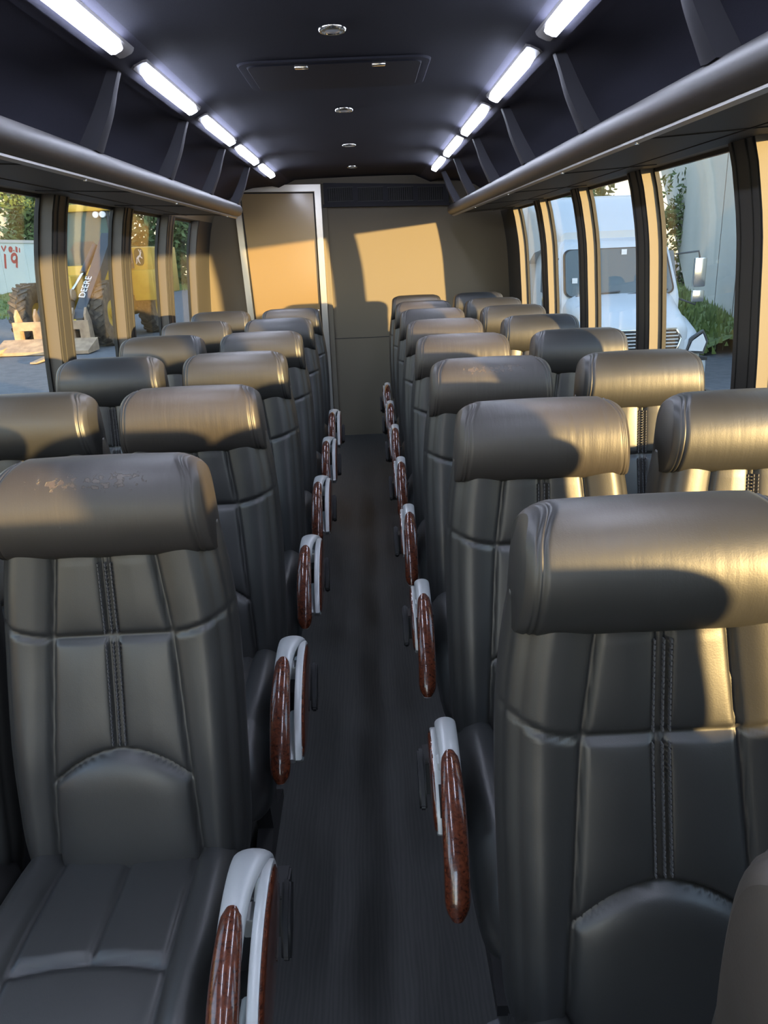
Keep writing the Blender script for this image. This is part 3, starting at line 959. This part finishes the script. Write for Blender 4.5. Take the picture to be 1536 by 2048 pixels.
# grass bank under the fence on the left
def fence_x(y): return -19.6+(y-44)*(1.9/19.0)*1.0
bm = bmesh.new()
rings = []
ga = random.Random(5)
cols = 60
def bank(bm, line, width, z0, z1, y0, y1, sx):
    n = 70; m = 10
    vs = []
    for i in range(n+1):
        y = y0+(y1-y0)*i/n
        row = []
        for j in range(m+1):
            q = j/m
            x = line(y)+sx*width*(1-q)
            z = z0+(z1-z0)*(q*q*(3-2*q))+noise.noise(Vector((x*0.9, y*0.9, 0)))*0.10*(q > 0)
            row.append(bm.verts.new((x, y, z)))
        vs.append(row)
    for i in range(n):
        for j in range(m):
            f = bm.faces.new((vs[i][j], vs[i][j+1], vs[i+1][j+1], vs[i+1][j])); f.smooth = True
    # tufts
    for k in range(2600):
        i = ga.randrange(n); j = ga.randrange(m)
        c = vs[i][j].co+Vector((ga.uniform(-.3, .3), ga.uniform(-.4, .4), 0))
        hgt = ga.uniform(0.08, 0.26); a = ga.uniform(0, PI); w = 0.05
        dx, dy = w*math.cos(a), w*math.sin(a)
        bm.faces.new([bm.verts.new(c+Vector((-dx, -dy, -0.03))), bm.verts.new(c+Vector((dx, dy, -0.03))), bm.verts.new(c+Vector((ga.uniform(-.06, .06), ga.uniform(-.06, .06), hgt)))])
bank(bm, lambda y: fence_x(y)+0.06, 4.2, -0.62, 0.22, 26, 75, 1)
tag(obj('grass_bank', bm, M['grass']), 'sunlit green grass bank below the pale fence on the left', 'grass', kind='stuff')

# ------------------------------------------------------------------ fence with red spray paint
fe = tag(empty('panel_fence', (fence_x(44), 44, 0)), 'long pale solid fence with red spray-painted marks behind the loader', 'fence')
fx0 = fence_x(44)
fd = Vector((0.1, 1.0, 0)).normalized(); fn = Vector((1.0, -0.1, 0)).normalized()
def FP(t, h, n_=0.0):
    p = fd*t + fn*n_
    return (p.x, p.y, h)
def fbox(bm, t0, t1, z0, z1, n0, n1):
    v = [bm.verts.new(FP(t, z, n_)) for (t, z, n_) in ((t0, z0, n0), (t1, z0, n0), (t1, z0, n1), (t0, z0, n1), (t0, z1, n0), (t1, z1, n0), (t1, z1, n1), (t0, z1, n1))]
    for q in ((0, 3, 2, 1), (4, 5, 6, 7), (0, 1, 5, 4), (1, 2, 6, 5), (2, 3, 7, 6), (3, 0, 4, 7)):
        bm.faces.new([v[i] for i in q])
for k in range(14):
    bm = bmesh.new(); fbox(bm, -18+k*2.6, -18+k*2.6+2.56, 0.0, 2.86, -0.05, 0.0)
    obj('fence_panel', bm, M['fence'], fe)
bm = bmesh.new(); fbox(bm, -18.1, 18.5, 2.84, 3.0, -0.09, 0.05)
obj('top_rail', bm, M['silver'], fe)

def px_dir(px, py):
    dv = fw*1540.0 + r2*(px-768) - u2*(py-1024)
    return dv
def on_fence(px, py):
    dv = px_dir(px, py); o_ = Vector((0, 0, CAMZ))
    p0 = Vector((fx0, 44, 0))
    t_ = (p0-o_).dot(fn)/dv.dot(fn)
    P = o_+dv*t_-p0
    return (P.dot(fd), P.z)
def stroke(bm, pts, w):
    pp = [Vector((*p, 0)) for p in pts]
    rings = []
    for i, p in enumerate(pp):
        a = pp[max(0, i-1)]; b_ = pp[min(len(pp)-1, i+1)]
        dd = (b_-a).normalized(); nn = Vector((-dd.y, dd.x, 0))*w
        for sgn in (1,):
            rings.append([FP((p+nn).x, (p+nn).y, 0.003), FP((p-nn).x, (p-nn).y, 0.003), FP((p-nn).x, (p-nn).y, 0.012), FP((p+nn).x, (p+nn).y, 0.012)])
    loft(bm, rings)
# measured stroke coordinates, metres along the fence and height above datum
def G(u, v):           # u, v in pixels of the sign as read in the photo, anchored on the fence
    return on_fence(u, v)
def sign_stroke(bm, pix, w): stroke(bm, [G(*p) for p in pix], w)
marks = []
bm = bmesh.new(); sign_stroke(bm, [(2.5, 492), (5, 497), (7.5, 502), (9.5, 497), (11.5, 492)], 0.055); marks.append(('letter_v', bm))
bm = bmesh.new(); sign_stroke(bm, [(21+2.8*math.cos(a), 499+3.4*math.sin(a)) for a in [2*PI*k/14 for k in range(15)]], 0.075); marks.append(('letter_o', bm))
bm = bmesh.new(); sign_stroke(bm, [(27.5, 500), (27.5, 503)], 0.05); marks.append(('dot', bm))
bm = bmesh.new(); sign_stroke(bm, [(32.5, 493.5), (33, 504.5)], 0.10); marks.append(('bar', bm))
bm = bmesh.new(); sign_stroke(bm, [(38.5, 496), (39, 505)], 0.055); marks.append(('bar', bm))
bm = bmesh.new(); sign_stroke(bm, [(9.6, 508), (10.2, 522), (11.3, 537)], 0.09); marks.append(('digit_one', bm))
bm = bmesh.new(); sign_stroke(bm, [(28.3+5.2*math.cos(a), 516+7.8*math.sin(a)) for a in [2*PI*k/18 for k in range(19)]], 0.085)
sign_stroke(bm, [(33.2, 513), (33.4, 524), (33.5, 535.5)], 0.09); marks.append(('digit_nine', bm))
for nm, bm in marks:
    obj('spray_painted_' + nm, bm, M['red'], fe)['label'] = 'red spray-painted mark'

# ------------------------------------------------------------------ trees
def tree(name_, x, y, z, h, rad, label, seed, n=2600, group=None, low=0.25):
    rng = random.Random(seed)
    root = tag(empty('tree', (x, y, z)), label, 'tree', group)
    bm = bmesh.new()
    sweep(bm, [(0, 0, -0.2), (0.05, 0.02, h*0.35), (0.0, 0.05, h*0.75)], [(0.16, 0.16), (0.11, 0.11), (0.04, 0.04)], 10)
    for k in range(6):
        a = rng.uniform(0, 2*PI); zz = h*rng.uniform(0.3, 0.6)
        sweep(bm, [(0, 0, zz), (rad*0.35*math.cos(a), rad*0.35*math.sin(a), zz+h*0.12), (rad*0.7*math.cos(a), rad*0.7*math.sin(a), zz+h*0.22)], [(0.06, 0.06), (0.04, 0.04), (0.015, 0.015)], 6)
    obj('trunk', bm, M['bark'], root, smooth=True)
    bm = bmesh.new()
    blobs = [(rng.uniform(-.6, .6)*rad, rng.uniform(-.6, .6)*rad, h*rng.uniform(low+0.08, 0.86), rad*rng.uniform(0.38, 0.62)) for _ in range(11)]
    for k in range(n):
        bx_, by_, bz_, br = rng.choice(blobs)
        v_ = Vector((rng.gauss(0, 1), rng.gauss(0, 1), rng.gauss(0, 0.8)))
        v_.normalize(); v_ *= br*rng.uniform(0.72, 1.05)
        c = Vector((bx_, by_, bz_))+v_
        a_ = Vector((rng.gauss(0, 1), rng.gauss(0, 1), rng.gauss(0, 1))).normalized()
        b_ = a_.orthogonal().normalized()
        s_ = rad*rng.uniform(0.05, 0.10)
        bm.faces.new([bm.verts.new(c-a_*s_), bm.verts.new(c-b_*s_*0.5), bm.verts.new(c+a_*s_), bm.verts.new(c+b_*s_*0.5)])
    f_ = obj('foliage', bm, M['leaf'], root)
    return root
tl = [(-23.4, 43, 3.5, 2.5), (-22.8, 49.5, 3.5, 2.5), (-23.0, 59, 8.0, 3.2), (-21.4, 65, 7.0, 3.4), (-26.5, 67, 9.5, 4.2), (-14.2, 67, 8.4, 3.8), (-19.5, 75, 11.0, 5.0), (-9.6, 76, 9.0, 4.3)]
tw = ['low bushy green crown behind the painted fence marks', 'low green crown behind the fence left of the loader', 'taller crown rising behind the fence beside the first left pillar', 'green crown behind the loader cab', 'tall tree behind the loader hood', 'green tree in the last left window', 'tallest tree far behind the left fence', 'far green tree at the edge of the last left window']
for k, (x, y, h, rd) in enumerate(tl):
    tree('tree', x, y, 0.0, h, rd, 'green leafy tree, ' + tw[k], 20+k, 2800, 'trees behind the left fence', low=0.05)
tree('tree', 9.6, 39, -0.9, 6.6, 2.8, 'green leafy tree above the white truck roof', 61, 2600, 'trees beyond the white truck')
tree('tree', 15.2, 38, -0.9, 5.4, 2.0, 'green leafy tree between truck and grey wall', 62, 2200, 'trees beyond the white truck', low=0.0)
# pale building behind the left trees
bd = tag(empty('distant_building', (-45, 88, 0)), 'sunlit cream building with small windows far behind the left fence', 'building')
bm = bmesh.new(); box(bm, (-14, 0, -1), (14, 12, 13.5)); obj('wall', bm, M['stucco'], bd)
bm = bmesh.new(); box(bm, (-14.6, -0.6, 13.5), (14.6, 12.6, 14.1)); obj('roof', bm, M['tan'], bd)
for k in range(9):
    bm = bmesh.new(); box(bm, (-12.6+k*3, -0.06, 7.4), (-11.0+k*3, 0.02, 8.3)); obj('window', bm, M['cabglass'], bd)

# ------------------------------------------------------------------ grey building on the right
wd = Vector((0.3, 1.0, 0)).normalized()
bg_ = tag(empty('grey_building', (7.9, 15.0, -0.95)), 'large plain grey building wall beyond the right windows', 'building')
def wallpt(t, d_, z):
    n_ = Vector((1.0, -0.3, 0)).normalized()
    p = wd*t+n_*d_
    return (p.x, p.y, z)
bm = bmesh.new()
T0, T1 = -1.5, 17.2
loft(bm, [[wallpt(T0, 0, 0), wallpt(T1, 0, 0), wallpt(T1, 9, 0), wallpt(T0, 9, 0)], [wallpt(T0, 0, 9.5), wallpt(T1+36, 0, 9.5), wallpt(T1+36, 9, 9.5), wallpt(T0, 9, 9.5)]])
obj('wall', bm, M['concrete'], bg_)
bm = bmesh.new()
for t_ in (2.2, 5.9, 9.6):
    loft(bm, [[wallpt(t_, -0.012, 0), wallpt(t_+0.03, -0.012, 0), wallpt(t_+0.03, 0.02, 0), wallpt(t_, 0.02, 0)], [wallpt(t_, -0.012, 9.4), wallpt(t_+0.03, -0.012, 9.4), wallpt(t_+0.03, 0.02, 9.4), wallpt(t_, 0.02, 9.4)]])
obj('wall_joint', bm, M['steel'], bg_)
bm = bmesh.new()
rng = random.Random(9)
bank(bm, lambda y: 7.9+0.3*(y-15.0)+0.03, 1.7, -0.96, -0.42, 17.5, 40, -1)
tag(obj('grass_bank', bm, M['grass']), 'green weedy strip along the foot of the grey building', 'grass', kind='stuff')
# unseen block, added to shade the truck (off to the right of the frame)
nb = tag(empty('added_shade_block', (14, 2.5, -0.95)), 'grey block added to shade the truck, outside the right edge of the photo', 'building')
bm = bmesh.new(); box(bm, (-2.8, -1.4, 0), (6, 4.6, 6.0)); obj('wall', bm, M['concrete'], nb)
bm = bmesh.new(); box(bm, (-3.0, -1.6, 6.0), (6.2, 4.8, 6.25)); obj('roof', bm, M['steel'], nb)

# ------------------------------------------------------------------ white truck
TX, TY, TZ = 4.22, 12.0, -0.95
tr = tag(empty('white_truck', (TX, TY, TZ)), 'white box truck with horizontal-bar grille facing the bus, seen through the right windows', 'truck')
def sec(y, hw, zb, zt, rad=0.25, n=7, flat=1.0):
    """rounded-top section in xz at depth y"""
    pts = [(-hw, y, zb), ]
    for k in range(n+1):
        a = PI-PI/2*k/n
        pts.append((-hw+rad+rad*math.cos(a), y, zt-rad*flat+rad*flat*math.sin(a)))
    for k in range(n+1):
        a = PI/2-PI/2*k/n
        pts.append((hw-rad+rad*math.cos(a), y, zt-rad*flat+rad*flat*math.sin(a)))
    pts.append((hw, y, zb))
    return pts
bm = bmesh.new()
loft(bm, [sec(0.00, 0.62, 0.75, 1.26, 0.10), sec(0.04, 0.70, 0.60, 1.34, 0.15), sec(0.30, 0.76, 0.55, 1.46, 0.2), sec(0.75, 0.84, 0.55, 1.60, 0.24), sec(1.25, 0.95, 0.55, 1.72, 0.26), sec(1.40, 0.98, 0.55, 1.76, 0.26)])
obj('hood', bm, M['white'], tr, smooth=True, angle=50)
for s in (-1, 1):
    bm = bmesh.new()
    def fs(y, xi, xo, zb, zt):
        pts = [(s*xi, y, zb)]
        for k in range(9):
            a = PI/2*k/8
            pts.append((s*(xi+(xo-xi)*math.sin(a)**0.9), y, zb+(zt-zb)*(0.45+0.55*math.cos(a))))
        pts.append((s*xo, y, zb))
        return pts
    loft(bm, [fs(0.02, 0.55, 0.80, 0.60, 1.08), fs(0.10, 0.55, 0.94, 0.52, 1.20), fs(0.40, 0.55, 1.05, 0.60, 1.34), fs(0.85, 0.60, 1.09, 0.80, 1.44), fs(1.30, 0.60, 1.07, 0.60, 1.46), fs(1.42, 0.60, 1.02, 0.55, 1.44)])
    obj('fender', bm, M['white'], tr, smooth=True, angle=60)
    bm = bmesh.new()
    prism(bm, [(s*0.70, 0.88), (s*0.95, 0.86), (s*1.00, 1.02), (s*0.93, 1.17), (s*0.76, 1.05)], 1, -0.015, 0.10)
    bmesh.ops.bevel(bm, geom=list(bm.edges), offset=0.015, segments=2, affect='EDGES')
    hl = obj('headlight', bm, M['lamp'], tr, smooth=True, angle=40)
    bm = bmesh.new()
    prism(bm, [(s*0.675, 0.86), (s*0.965, 0.835), (s*1.02, 1.03), (s*0.94, 1.20), (s*0.735, 1.07)], 1, 0.0, 0.08)
    obj('bezel', bm, M['steel'], hl)
bm = bmesh.new()
prism(bm, [(-0.50, 0.83), (0.50, 0.83), (0.58, 1.10), (0.50, 1.24), (-0.50, 1.24), (-0.58, 1.10)], 1, -0.03, 0.02)
g_ = obj('grille', bm, M['dark'], tr)
bm = bmesh.new()
for k in range(7):
    z = 0.87+k*0.052; hw = 0.49 if (k in (0, 6)) else 0.53
    box(bm, (-hw, -0.055, z), (hw, -0.028, z+0.018))
obj('grille_bar', bm, M['white'], g_)
bm = bmesh.new()
ri = [(-0.50, 0.83), (0.50, 0.83), (0.58, 1.10), (0.50, 1.24), (-0.50, 1.24), (-0.58, 1.10)]
path = [(x, -0.03, z) for x, z in ri+[ri[0]]]
for a, b_ in zip(path, path[1:]):
    sweep(bm, [a, b_], [(0.018, 0.018)]*2, 8, Vector((0, 1, 0)))
obj('grille_surround', bm, M['chrome'], g_, smooth=True)
bm = bmesh.new()
loft(bm, [[(x, y+dy, z) for x, y in ((-1.05, 0.40), (-1.03, 0.05), (-0.90, -0.12), (0.90, -0.12), (1.03, 0.05), (1.05, 0.40))] for z, dy in ((0.30, 0.03), (0.36, 0.0), (0.66, 0.0), (0.74, 0.02))])
obj('bumper', bm, M['white'], tr, smooth=True, angle=30)
bm = bmesh.new(); box(bm, (-1.02, -0.02, 0.74), (1.02, 0.30, 0.79)); obj('bumper_gap', bm, M['dark'], tr)
# cab with raked windshield
bm = bmesh.new()
loft(bm, [
    [(-1.02, 1.25, 0.55), (1.02, 1.25, 0.55), (1.02, 3.3, 0.55), (-1.02, 3.3, 0.55)],
    [(-1.02, 1.25, 1.66), (1.02, 1.25, 1.66), (1.03, 3.3, 1.66), (-1.03, 3.3, 1.66)],
    [(-0.93, 1.70, 2.46), (0.93, 1.70, 2.46), (0.96, 3.3, 2.50), (-0.96, 3.3, 2.50)],
    [(-0.80, 1.92, 2.60), (0.80, 1.92, 2.60), (0.85, 3.3, 2.64), (-0.85, 3.3, 2.64)]])
bmesh.ops.bevel(bm, geom=[e for e in bm.edges], offset=0.05, segments=3, affect='EDGES')
obj('cab', bm, M['white'], tr, smooth=True, angle=40)
bm = bmesh.new()
def wsq(k, off):
    # windshield rectangle with rounded corners laid on the raked plane
    y0_, z0_, y1_, z1_ = 1.245, 1.70, 1.655, 2.43
    pts = []
    hwb, hwt = 0.90*k, 0.84*k
    r_ = 0.12
    for cx, cz, a0 in ((1, 1, 0), (-1, 1, PI/2), (-1, 0, PI), (1, 0, 3*PI/2)):
        for q in range(6):
            a = a0+PI/2*q/5
            v_ = cz+(-r_/0.8 if cz else r_/0.8)+math.sin(a)*r_/0.8
            hw = hwb+(hwt-hwb)*v_
            x = cx*(hw-r_)+r_*math.cos(a)
            v_ = 0.5+(v_-0.5)*k
            pts.append((x, y0_+(y1_-y0_)*v_+off-0.02*0, z0_+(z1_-z0_)*v_))
    return pts
loft(bm, [wsq(1.0, 0.02), wsq(1.0, -0.010)])
w_ = obj('windshield', bm, M['truckglass'], tr)
bm = bmesh.new()
loft(bm, [wsq(1.035, 0.03), wsq(1.035, -0.004)])
obj('windshield_gasket', bm, M['dark'], w_)
for x_, z_ in ((-0.78, 0.28), (0.10, 0.86)):
    bm = bmesh.new()
    y_ = 1.245+0.41*z_-0.016; zz = 1.70+0.73*z_
    box(bm, (x_, y_, zz), (x_+0.09, y_+0.004, zz+0.085))
    obj('inspection_sticker', bm, M['letter'], w_)
bm = bmesh.new()
for x0_, x1_ in ((-0.75, 0.0), (0.12, 0.80)):
    sweep(bm, [(x0_, 1.20, 1.70), (x1_, 1.235, 1.755)], [(0.012, 0.012)]*2, 8, Vector((0, 1, 0)))
obj('wiper', bm, M['steel'], w_)
for s in (-1, 1):
    bm = bmesh.new()
    prism(bm, [(1.45, 1.72), (2.55, 1.72), (2.50, 2.36), (1.75, 2.36)], 0, min(s*0.90, s*1.045), max(s*0.90, s*1.045))
    obj('side_window', bm, M['truckglass'], tr)
    bm = bmesh.new()
    sweep(bm, [(s*1.0, 1.35, 1.60), (s*1.22, 1.10, 1.50), (s*1.24, 1.08, 1.60)], [(0.015, 0.015)]*3, 8, Vector((0, 1, 0)))
    sweep(bm, [(s*0.98, 1.50, 2.30), (s*1.22, 1.12, 2.34), (s*1.24, 1.08, 2.20)], [(0.015, 0.015)]*3, 8, Vector((0, 1, 0)))
    mr = obj('mirror_arm', bm, M['steel'], tr, smooth=True)
    bm = bmesh.new()
    box(bm, (s*1.24-0.10, 1.03, 1.78), (s*1.24+0.10, 1.12, 2.24), bevel=0.03)
    box(bm, (s*1.24-0.10, 1.03, 1.54), (s*1.24+0.10, 1.12, 1.73), bevel=0.03)
    obj('side_mirror', bm, M['chrome'], mr, smooth=True, angle=50)
    bm = bmesh.new()
    cylinder(bm, (s*0.90, 0.85, 0.48), 0.48, 0.28, 0, 32)
    obj('wheel', bm, M['tyre'], tr, smooth=True, angle=40)
# roof fairing and cargo box
bm = bmesh.new()
loft(bm, [sec(2.05, 0.82, 2.55, 2.72, 0.10), sec(2.45, 0.95, 2.50, 3.05, 0.20), sec(3.0, 1.08, 2.40, 3.26, 0.20), sec(3.35, 1.12, 2.20, 3.32, 0.16)])
obj('roof_fairing', bm, M['white'], tr, smooth=True, angle=50)
bm = bmesh.new()
box(bm, (-1.22, 3.5, 0.75), (1.22, 10.5, 3.36), bevel=0.06)
obj('cargo_box', bm, M['white'], tr, smooth=True, angle=40)
for s in (-1, 1):
    for yy in (7.6, 8.7):
        bm = bmesh.new(); cylinder(bm, (s*0.95, yy, 0.48), 0.48, 0.45, 0, 28); obj('wheel', bm, M['tyre'], tr, smooth=True, angle=40)
bm = bmesh.new(); box(bm, (-0.45, 0.8, 0.45), (0.45, 10.3, 0.76)); obj('chassis', bm, M['steel'], tr)

# ------------------------------------------------------------------ yellow wheel loader
ld = tag(empty('wheel_loader', (-8.30, 22.35, -0.60), -0.09), 'yellow wheel loader with dark lift arms and a dusty fork attachment in the yard', 'wheel loader')
def wheel(x, y, r=0.86, w=0.52):
    bm = bmesh.new()
    n = 40
    prof = [(0.42, -w*0.30), (0.62, -w*0.46), (0.80, -w*0.5), (0.97, -w*0.44), (1.0, -w*0.30), (1.0, w*0.30), (0.97, w*0.44), (0.80, w*0.5), (0.62, w*0.46), (0.42, w*0.30)]
    rings = []
    for k in range(n+1):
        a = 2*PI*k/n
        rings.append([(x+o_, y+r*q*math.cos(a), r+r*q*math.sin(a)) for q, o_ in prof])
    loft(bm, rings, cap=False, closed=False)
    # chevron lugs
    for k in range(22):
        a = 2*PI*k/22
        for sg in (-1, 1):
            a2 = a+(0.14 if sg > 0 else 0)
            c, s_ = math.cos(a2), math.sin(a2)
            c3, s3 = math.cos(a2+0.15), math.sin(a2+0.15)
            v = []
            for rr_ in (r*0.97, r*1.045):
                v.append([(x+sg*0.01, y+rr_*math.cos(a2+0.16), r+rr_*math.sin(a2+0.16)), (x+sg*0.01, y+rr_*math.cos(a2+0.26), r+rr_*math.sin(a2+0.26)), (x+sg*w*0.46, y+rr_*math.cos(a2+0.10), r+rr_*math.sin(a2+0.10)), (x+sg*w*0.46, y+rr_*c, r+rr_*s_)])
            loft(bm, v)
    wl = obj('wheel', bm, M['tyre'], ld, smooth=True, angle=30)
    bm = bmesh.new()
    cylinder(bm, (x, y, r), r*0.44, w*0.55, 0, 28)
    cylinder(bm, (x, y, r), r*0.18, w*0.80, 0, 20)
    obj('rim', bm, M['yellow'], wl, smooth=True, angle=40)
for x in (-1.07, 1.07):
    for y in (0, 3.75):
        wheel(x, y)
bm = bmesh.new()
box(bm, (-0.42, -0.5, 0.65), (0.42, 1.1, 1.9), bevel=0.05)
box(bm, (-0.80, 0.95, 1.0), (0.80, 1.5, 2.15), bevel=0.04)
box(bm, (-0.98, 0.80, 1.35), (-0.55, 1.25, 2.35), bevel=0.04)
box(bm, (0.55, 0.80, 1.35), (0.98, 1.25, 2.35), bevel=0.04)
box(bm, (-0.60, 1.5, 0.6), (0.60, 4.9, 1.15), bevel=0.03)
obj('main_frame', bm, M['yellow'], ld, smooth=True, angle=40)
bm = bmesh.new(); box(bm, (-0.80, -0.30, 0.70), (0.80, 0.30, 1.0)); obj('front_axle', bm, M['tan'], ld)
# cab
bm = bmesh.new()
for x in (-0.80, 0.92):
    for y in (1.45, 2.75):
        sweep(bm, [(x, y, 2.1), (x*0.95, y+0.02, 3.62)], [(0.05, 0.05)]*2, 8, Vector((0, 1, 0)))
box(bm, (-0.84, 1.42, 2.0), (0.96, 2.78, 2.16))
obj('cab_frame', bm, M['steel'], ld)
bm = bmesh.new(); box(bm, (-0.90, 1.30, 3.60), (1.02, 2.95, 3.80), bevel=0.05); obj('cab_roof', bm, M['yellow'], ld, smooth=True, angle=40)
bm = bmesh.new()
loft(bm, [[(-0.76, 1.47, 2.16), (0.88, 1.47, 2.16), (0.88, 2.72, 2.16), (-0.76, 2.72, 2.16)], [(-0.72, 1.49, 3.60), (0.84, 1.49, 3.60), (0.84, 2.70, 3.60), (-0.72, 2.70, 3.60)]])
cg = obj('cab_glass', bm, M['cabglass'], ld)
bm = bmesh.new()
loft(bm, [[(-0.30+0.04*q, 1.452, 2.20), (0.42-0.04*q, 1.452, 2.20), (0.42-0.04*q, 1.466, 2.20), (-0.30+0.04*q, 1.466, 2.20)] if q == 0 else [(-0.36, 1.458, 2.62), (0.48, 1.458, 2.62), (0.48, 1.474, 2.62), (-0.36, 1.474, 2.62)] for q in (0, 1)]+[[(-0.20, 1.466, 2.80), (0.34, 1.466, 2.80), (0.34, 1.480, 2.80), (-0.20, 1.480, 2.80)]])
obj('dash_panel', bm, M['steel'], ld)
for x in (-0.72, 0.62, 0.82):
    bm = bmesh.new(); cylinder(bm, (x, 1.28, 3.50), 0.085, 0.08, 1, 16); obj('work_light', bm, M['letter'], ld, smooth=True, angle=40)
# engine hood behind the cab, with the emblem on its front face
bm = bmesh.new()
box(bm, (-0.90, 2.86, 1.20), (1.52, 5.2, 2.62), bevel=0.08)
box(bm, (0.95, 2.45, 1.05), (1.62, 3.1, 1.95), bevel=0.05)
hd = obj('engine_hood', bm, M['yellow'], ld, smooth=True, angle=40)
EX, EZ, EY = 1.12, 2.33, 2.85
bm = bmesh.new()
n = 24
loft(bm, [[(EX+0.15*math.copysign(abs(math.cos(2*PI*k/n))**0.7, math.cos(2*PI*k/n)), y_, EZ+0.26*math.copysign(abs(math.sin(2*PI*k/n))**0.7, math.sin(2*PI*k/n))) for k in range(n)] for y_ in (EY+0.004, EY-0.008)])
obj('emblem_plate', bm, M['green'], hd)
bm = bmesh.new()
# leaping stag: body, legs, neck, antlers
def pol(pts): prism(bm, [(EX+x*0.0105, EZ+z*0.0100) for x, z in pts], 1, EY-0.010, EY-0.018)
pol([(-8, -8), (-2, -5), (4, 2), (3, 6), (-2, 3), (-8, -3)])
pol([(1, 2), (5, 1), (7, 9), (9, 13), (4, 12)])
pol([(4, 12), (6, 12), (2, 22), (0, 21)])
pol([(6, 12), (7, 12), (9, 19), (7, 20)])
pol([(-8, -8), (-6, -8), (-7, -16), (-10, -21), (-11, -20)])
pol([(-4, -7), (-1, -5), (0, -14), (3, -20), (1, -20), (-3, -14)])
pol([(3, 0), (5, 2), (10, -3), (9, -6)])
obj('deer_emblem', bm, M['letter'], hd)
# lift arms: lean inwards towards the fork carriage
def arm_slab(bm, pts, xt, xb, w):
    """pts in yz; x slides from xt at the top to xb at the bottom"""
    zmin = min(z for y, z in pts); zmax = max(z for y, z in pts)
    def X_(z): return xb+(xt-xb)*(z-zmin)/(zmax-zmin)
    loft(bm, [[(X_(z)-w/2, y, z) for y, z in pts], [(X_(z)+w/2, y, z) for y, z in pts]])
APTS = [(0.75, 2.95), (0.98, 2.75), (0.12, 1.75), (-0.95, 0.62), (-1.22, 0.52), (-1.26, 0.85), (-0.12, 2.15), (0.55, 2.98)]
for xt, xb in ((1.16, 0.72), (-0.60, -0.28)):
    bm = bmesh.new()
    pts = APTS if xt > 0 else [(y, 0.5+(z-0.5)*0.55) for y, z in APTS]
    arm_slab(bm, pts, xt, xb, 0.30)
    la = obj('lift_arm', bm, M['steel'], ld)
    if xt > 0:
        tcu = bpy.data.curves.new('arm_lettering', 'FONT')
        tcu.body = 'DEERE'; tcu.size = 0.25; tcu.extrude = 0.004; tcu.align_x = 'CENTER'; tcu.align_y = 'CENTER'
        tcu.materials.append(M['letter'])
        tmp = bpy.data.objects.new('arm_lettering', tcu)
        to = bpy.data.objects.new('arm_lettering', bpy.data.meshes.new_from_object(tmp)); bpy.data.objects.remove(tmp)
        C.objects.link(to); to.parent = la
        # lettering runs up the front edge of the arm, from (y -1.26, z .85) to (y -.12, z 2.15)
        e1 = Vector((0.233, 1.14, 1.30)).normalized(); ex_ = Vector((1, 0, 0)); e3 = ex_.cross(e1).normalized()
        if e3.y > 0: e3 = -e3
        e2 = e3.cross(e1)
        cpos = Vector((0.715+0.14*0.9, -0.60, 1.602))+e3*0.012
        to.matrix_local = Matrix(((e1.x, e2.x, e3.x, cpos.x), (e1.y, e2.y, e3.y, cpos.y), (e1.z, e2.z, e3.z, cpos.z), (0, 0, 0, 1)))
        bm = bmesh.new(); box(bm, (0.66, -1.275, 0.66), (0.74, -1.245, 0.82)); obj('warning_decal', bm, M['decal_yellow'], la)
bm = bmesh.new()
sweep(bm, [(0.75, 0.6, 2.65), (0.62, -0.15, 1.95)], [(0.085, 0.085)]*2, 16)
cy_ = obj('hydraulic_cylinder', bm, M['steel'], ld, smooth=True, angle=50)
bm = bmesh.new(); sweep(bm, [(0.62, -0.15, 1.95), (0.44, -0.72, 1.45)], [(0.045, 0.045)]*2, 16)
obj('piston_rod', bm, M['chrome'], cy_, smooth=True, angle=50)
bm = bmesh.new()
def slab(bm, pts, x0, x1): prism(bm, pts, 0, x0, x1)
slab(bm, [(-0.65, 1.55), (-0.52, 1.40), (-0.90, 0.70), (-1.25, 0.40), (-1.40, 0.55), (-0.98, 1.15), (-0.80, 1.55)], 0.30, 0.48)
cylinder(bm, (0.39, -0.72, 1.42), 0.15, 0.30, 0, 20)
obj('tilt_link', bm, M['tan'], ld, smooth=True, angle=40)
# fork carriage: slotted plate, sloping shelf and tines
bm = bmesh.new()
Yc = -1.35
for (xa, xb, za, zb) in ((-0.95, 1.12, 0.58, 0.80), (-0.95, 1.12, 0.10, 0.34), (-0.95, -0.78, 0.34, 0.58), (-0.42, 0.18, 0.34, 0.58), (0.52, 0.62, 0.34, 0.58), (0.86, 1.12, 0.34, 0.58)):
    box(bm, (xa, Yc-0.06, za), (xb, Yc+0.06, zb))
for xa in (-0.92, -0.40, 0.02, 0.30, 0.62, 0.98):
    slab(bm, [(Yc+0.06, 0.12), (Yc+0.40, 0.30), (Yc+0.34, 0.78), (Yc+0.16, 1.12), (Yc+0.04, 0.95)], xa, xa+0.06)
slab(bm, [(Yc-0.06, 0.36), (Yc-0.06, 0.05), (Yc-0.75, 0.02), (Yc-0.75, 0.10)], -1.25, 1.32)
obj('fork_carriage', bm, M['tan'], ld)
for xa in (-1.05, 0.75):
    bm = bmesh.new()
    slab(bm, [(Yc-0.05, 0.28), (Yc-0.05, 0.14), (Yc-1.9, 0.03), (Yc-2.5, 0.02), (Yc-2.5, 0.05), (Yc-0.6, 0.19)], xa-0.08, xa+0.08)
    obj('fork_tine', bm, M['tan'], ld)
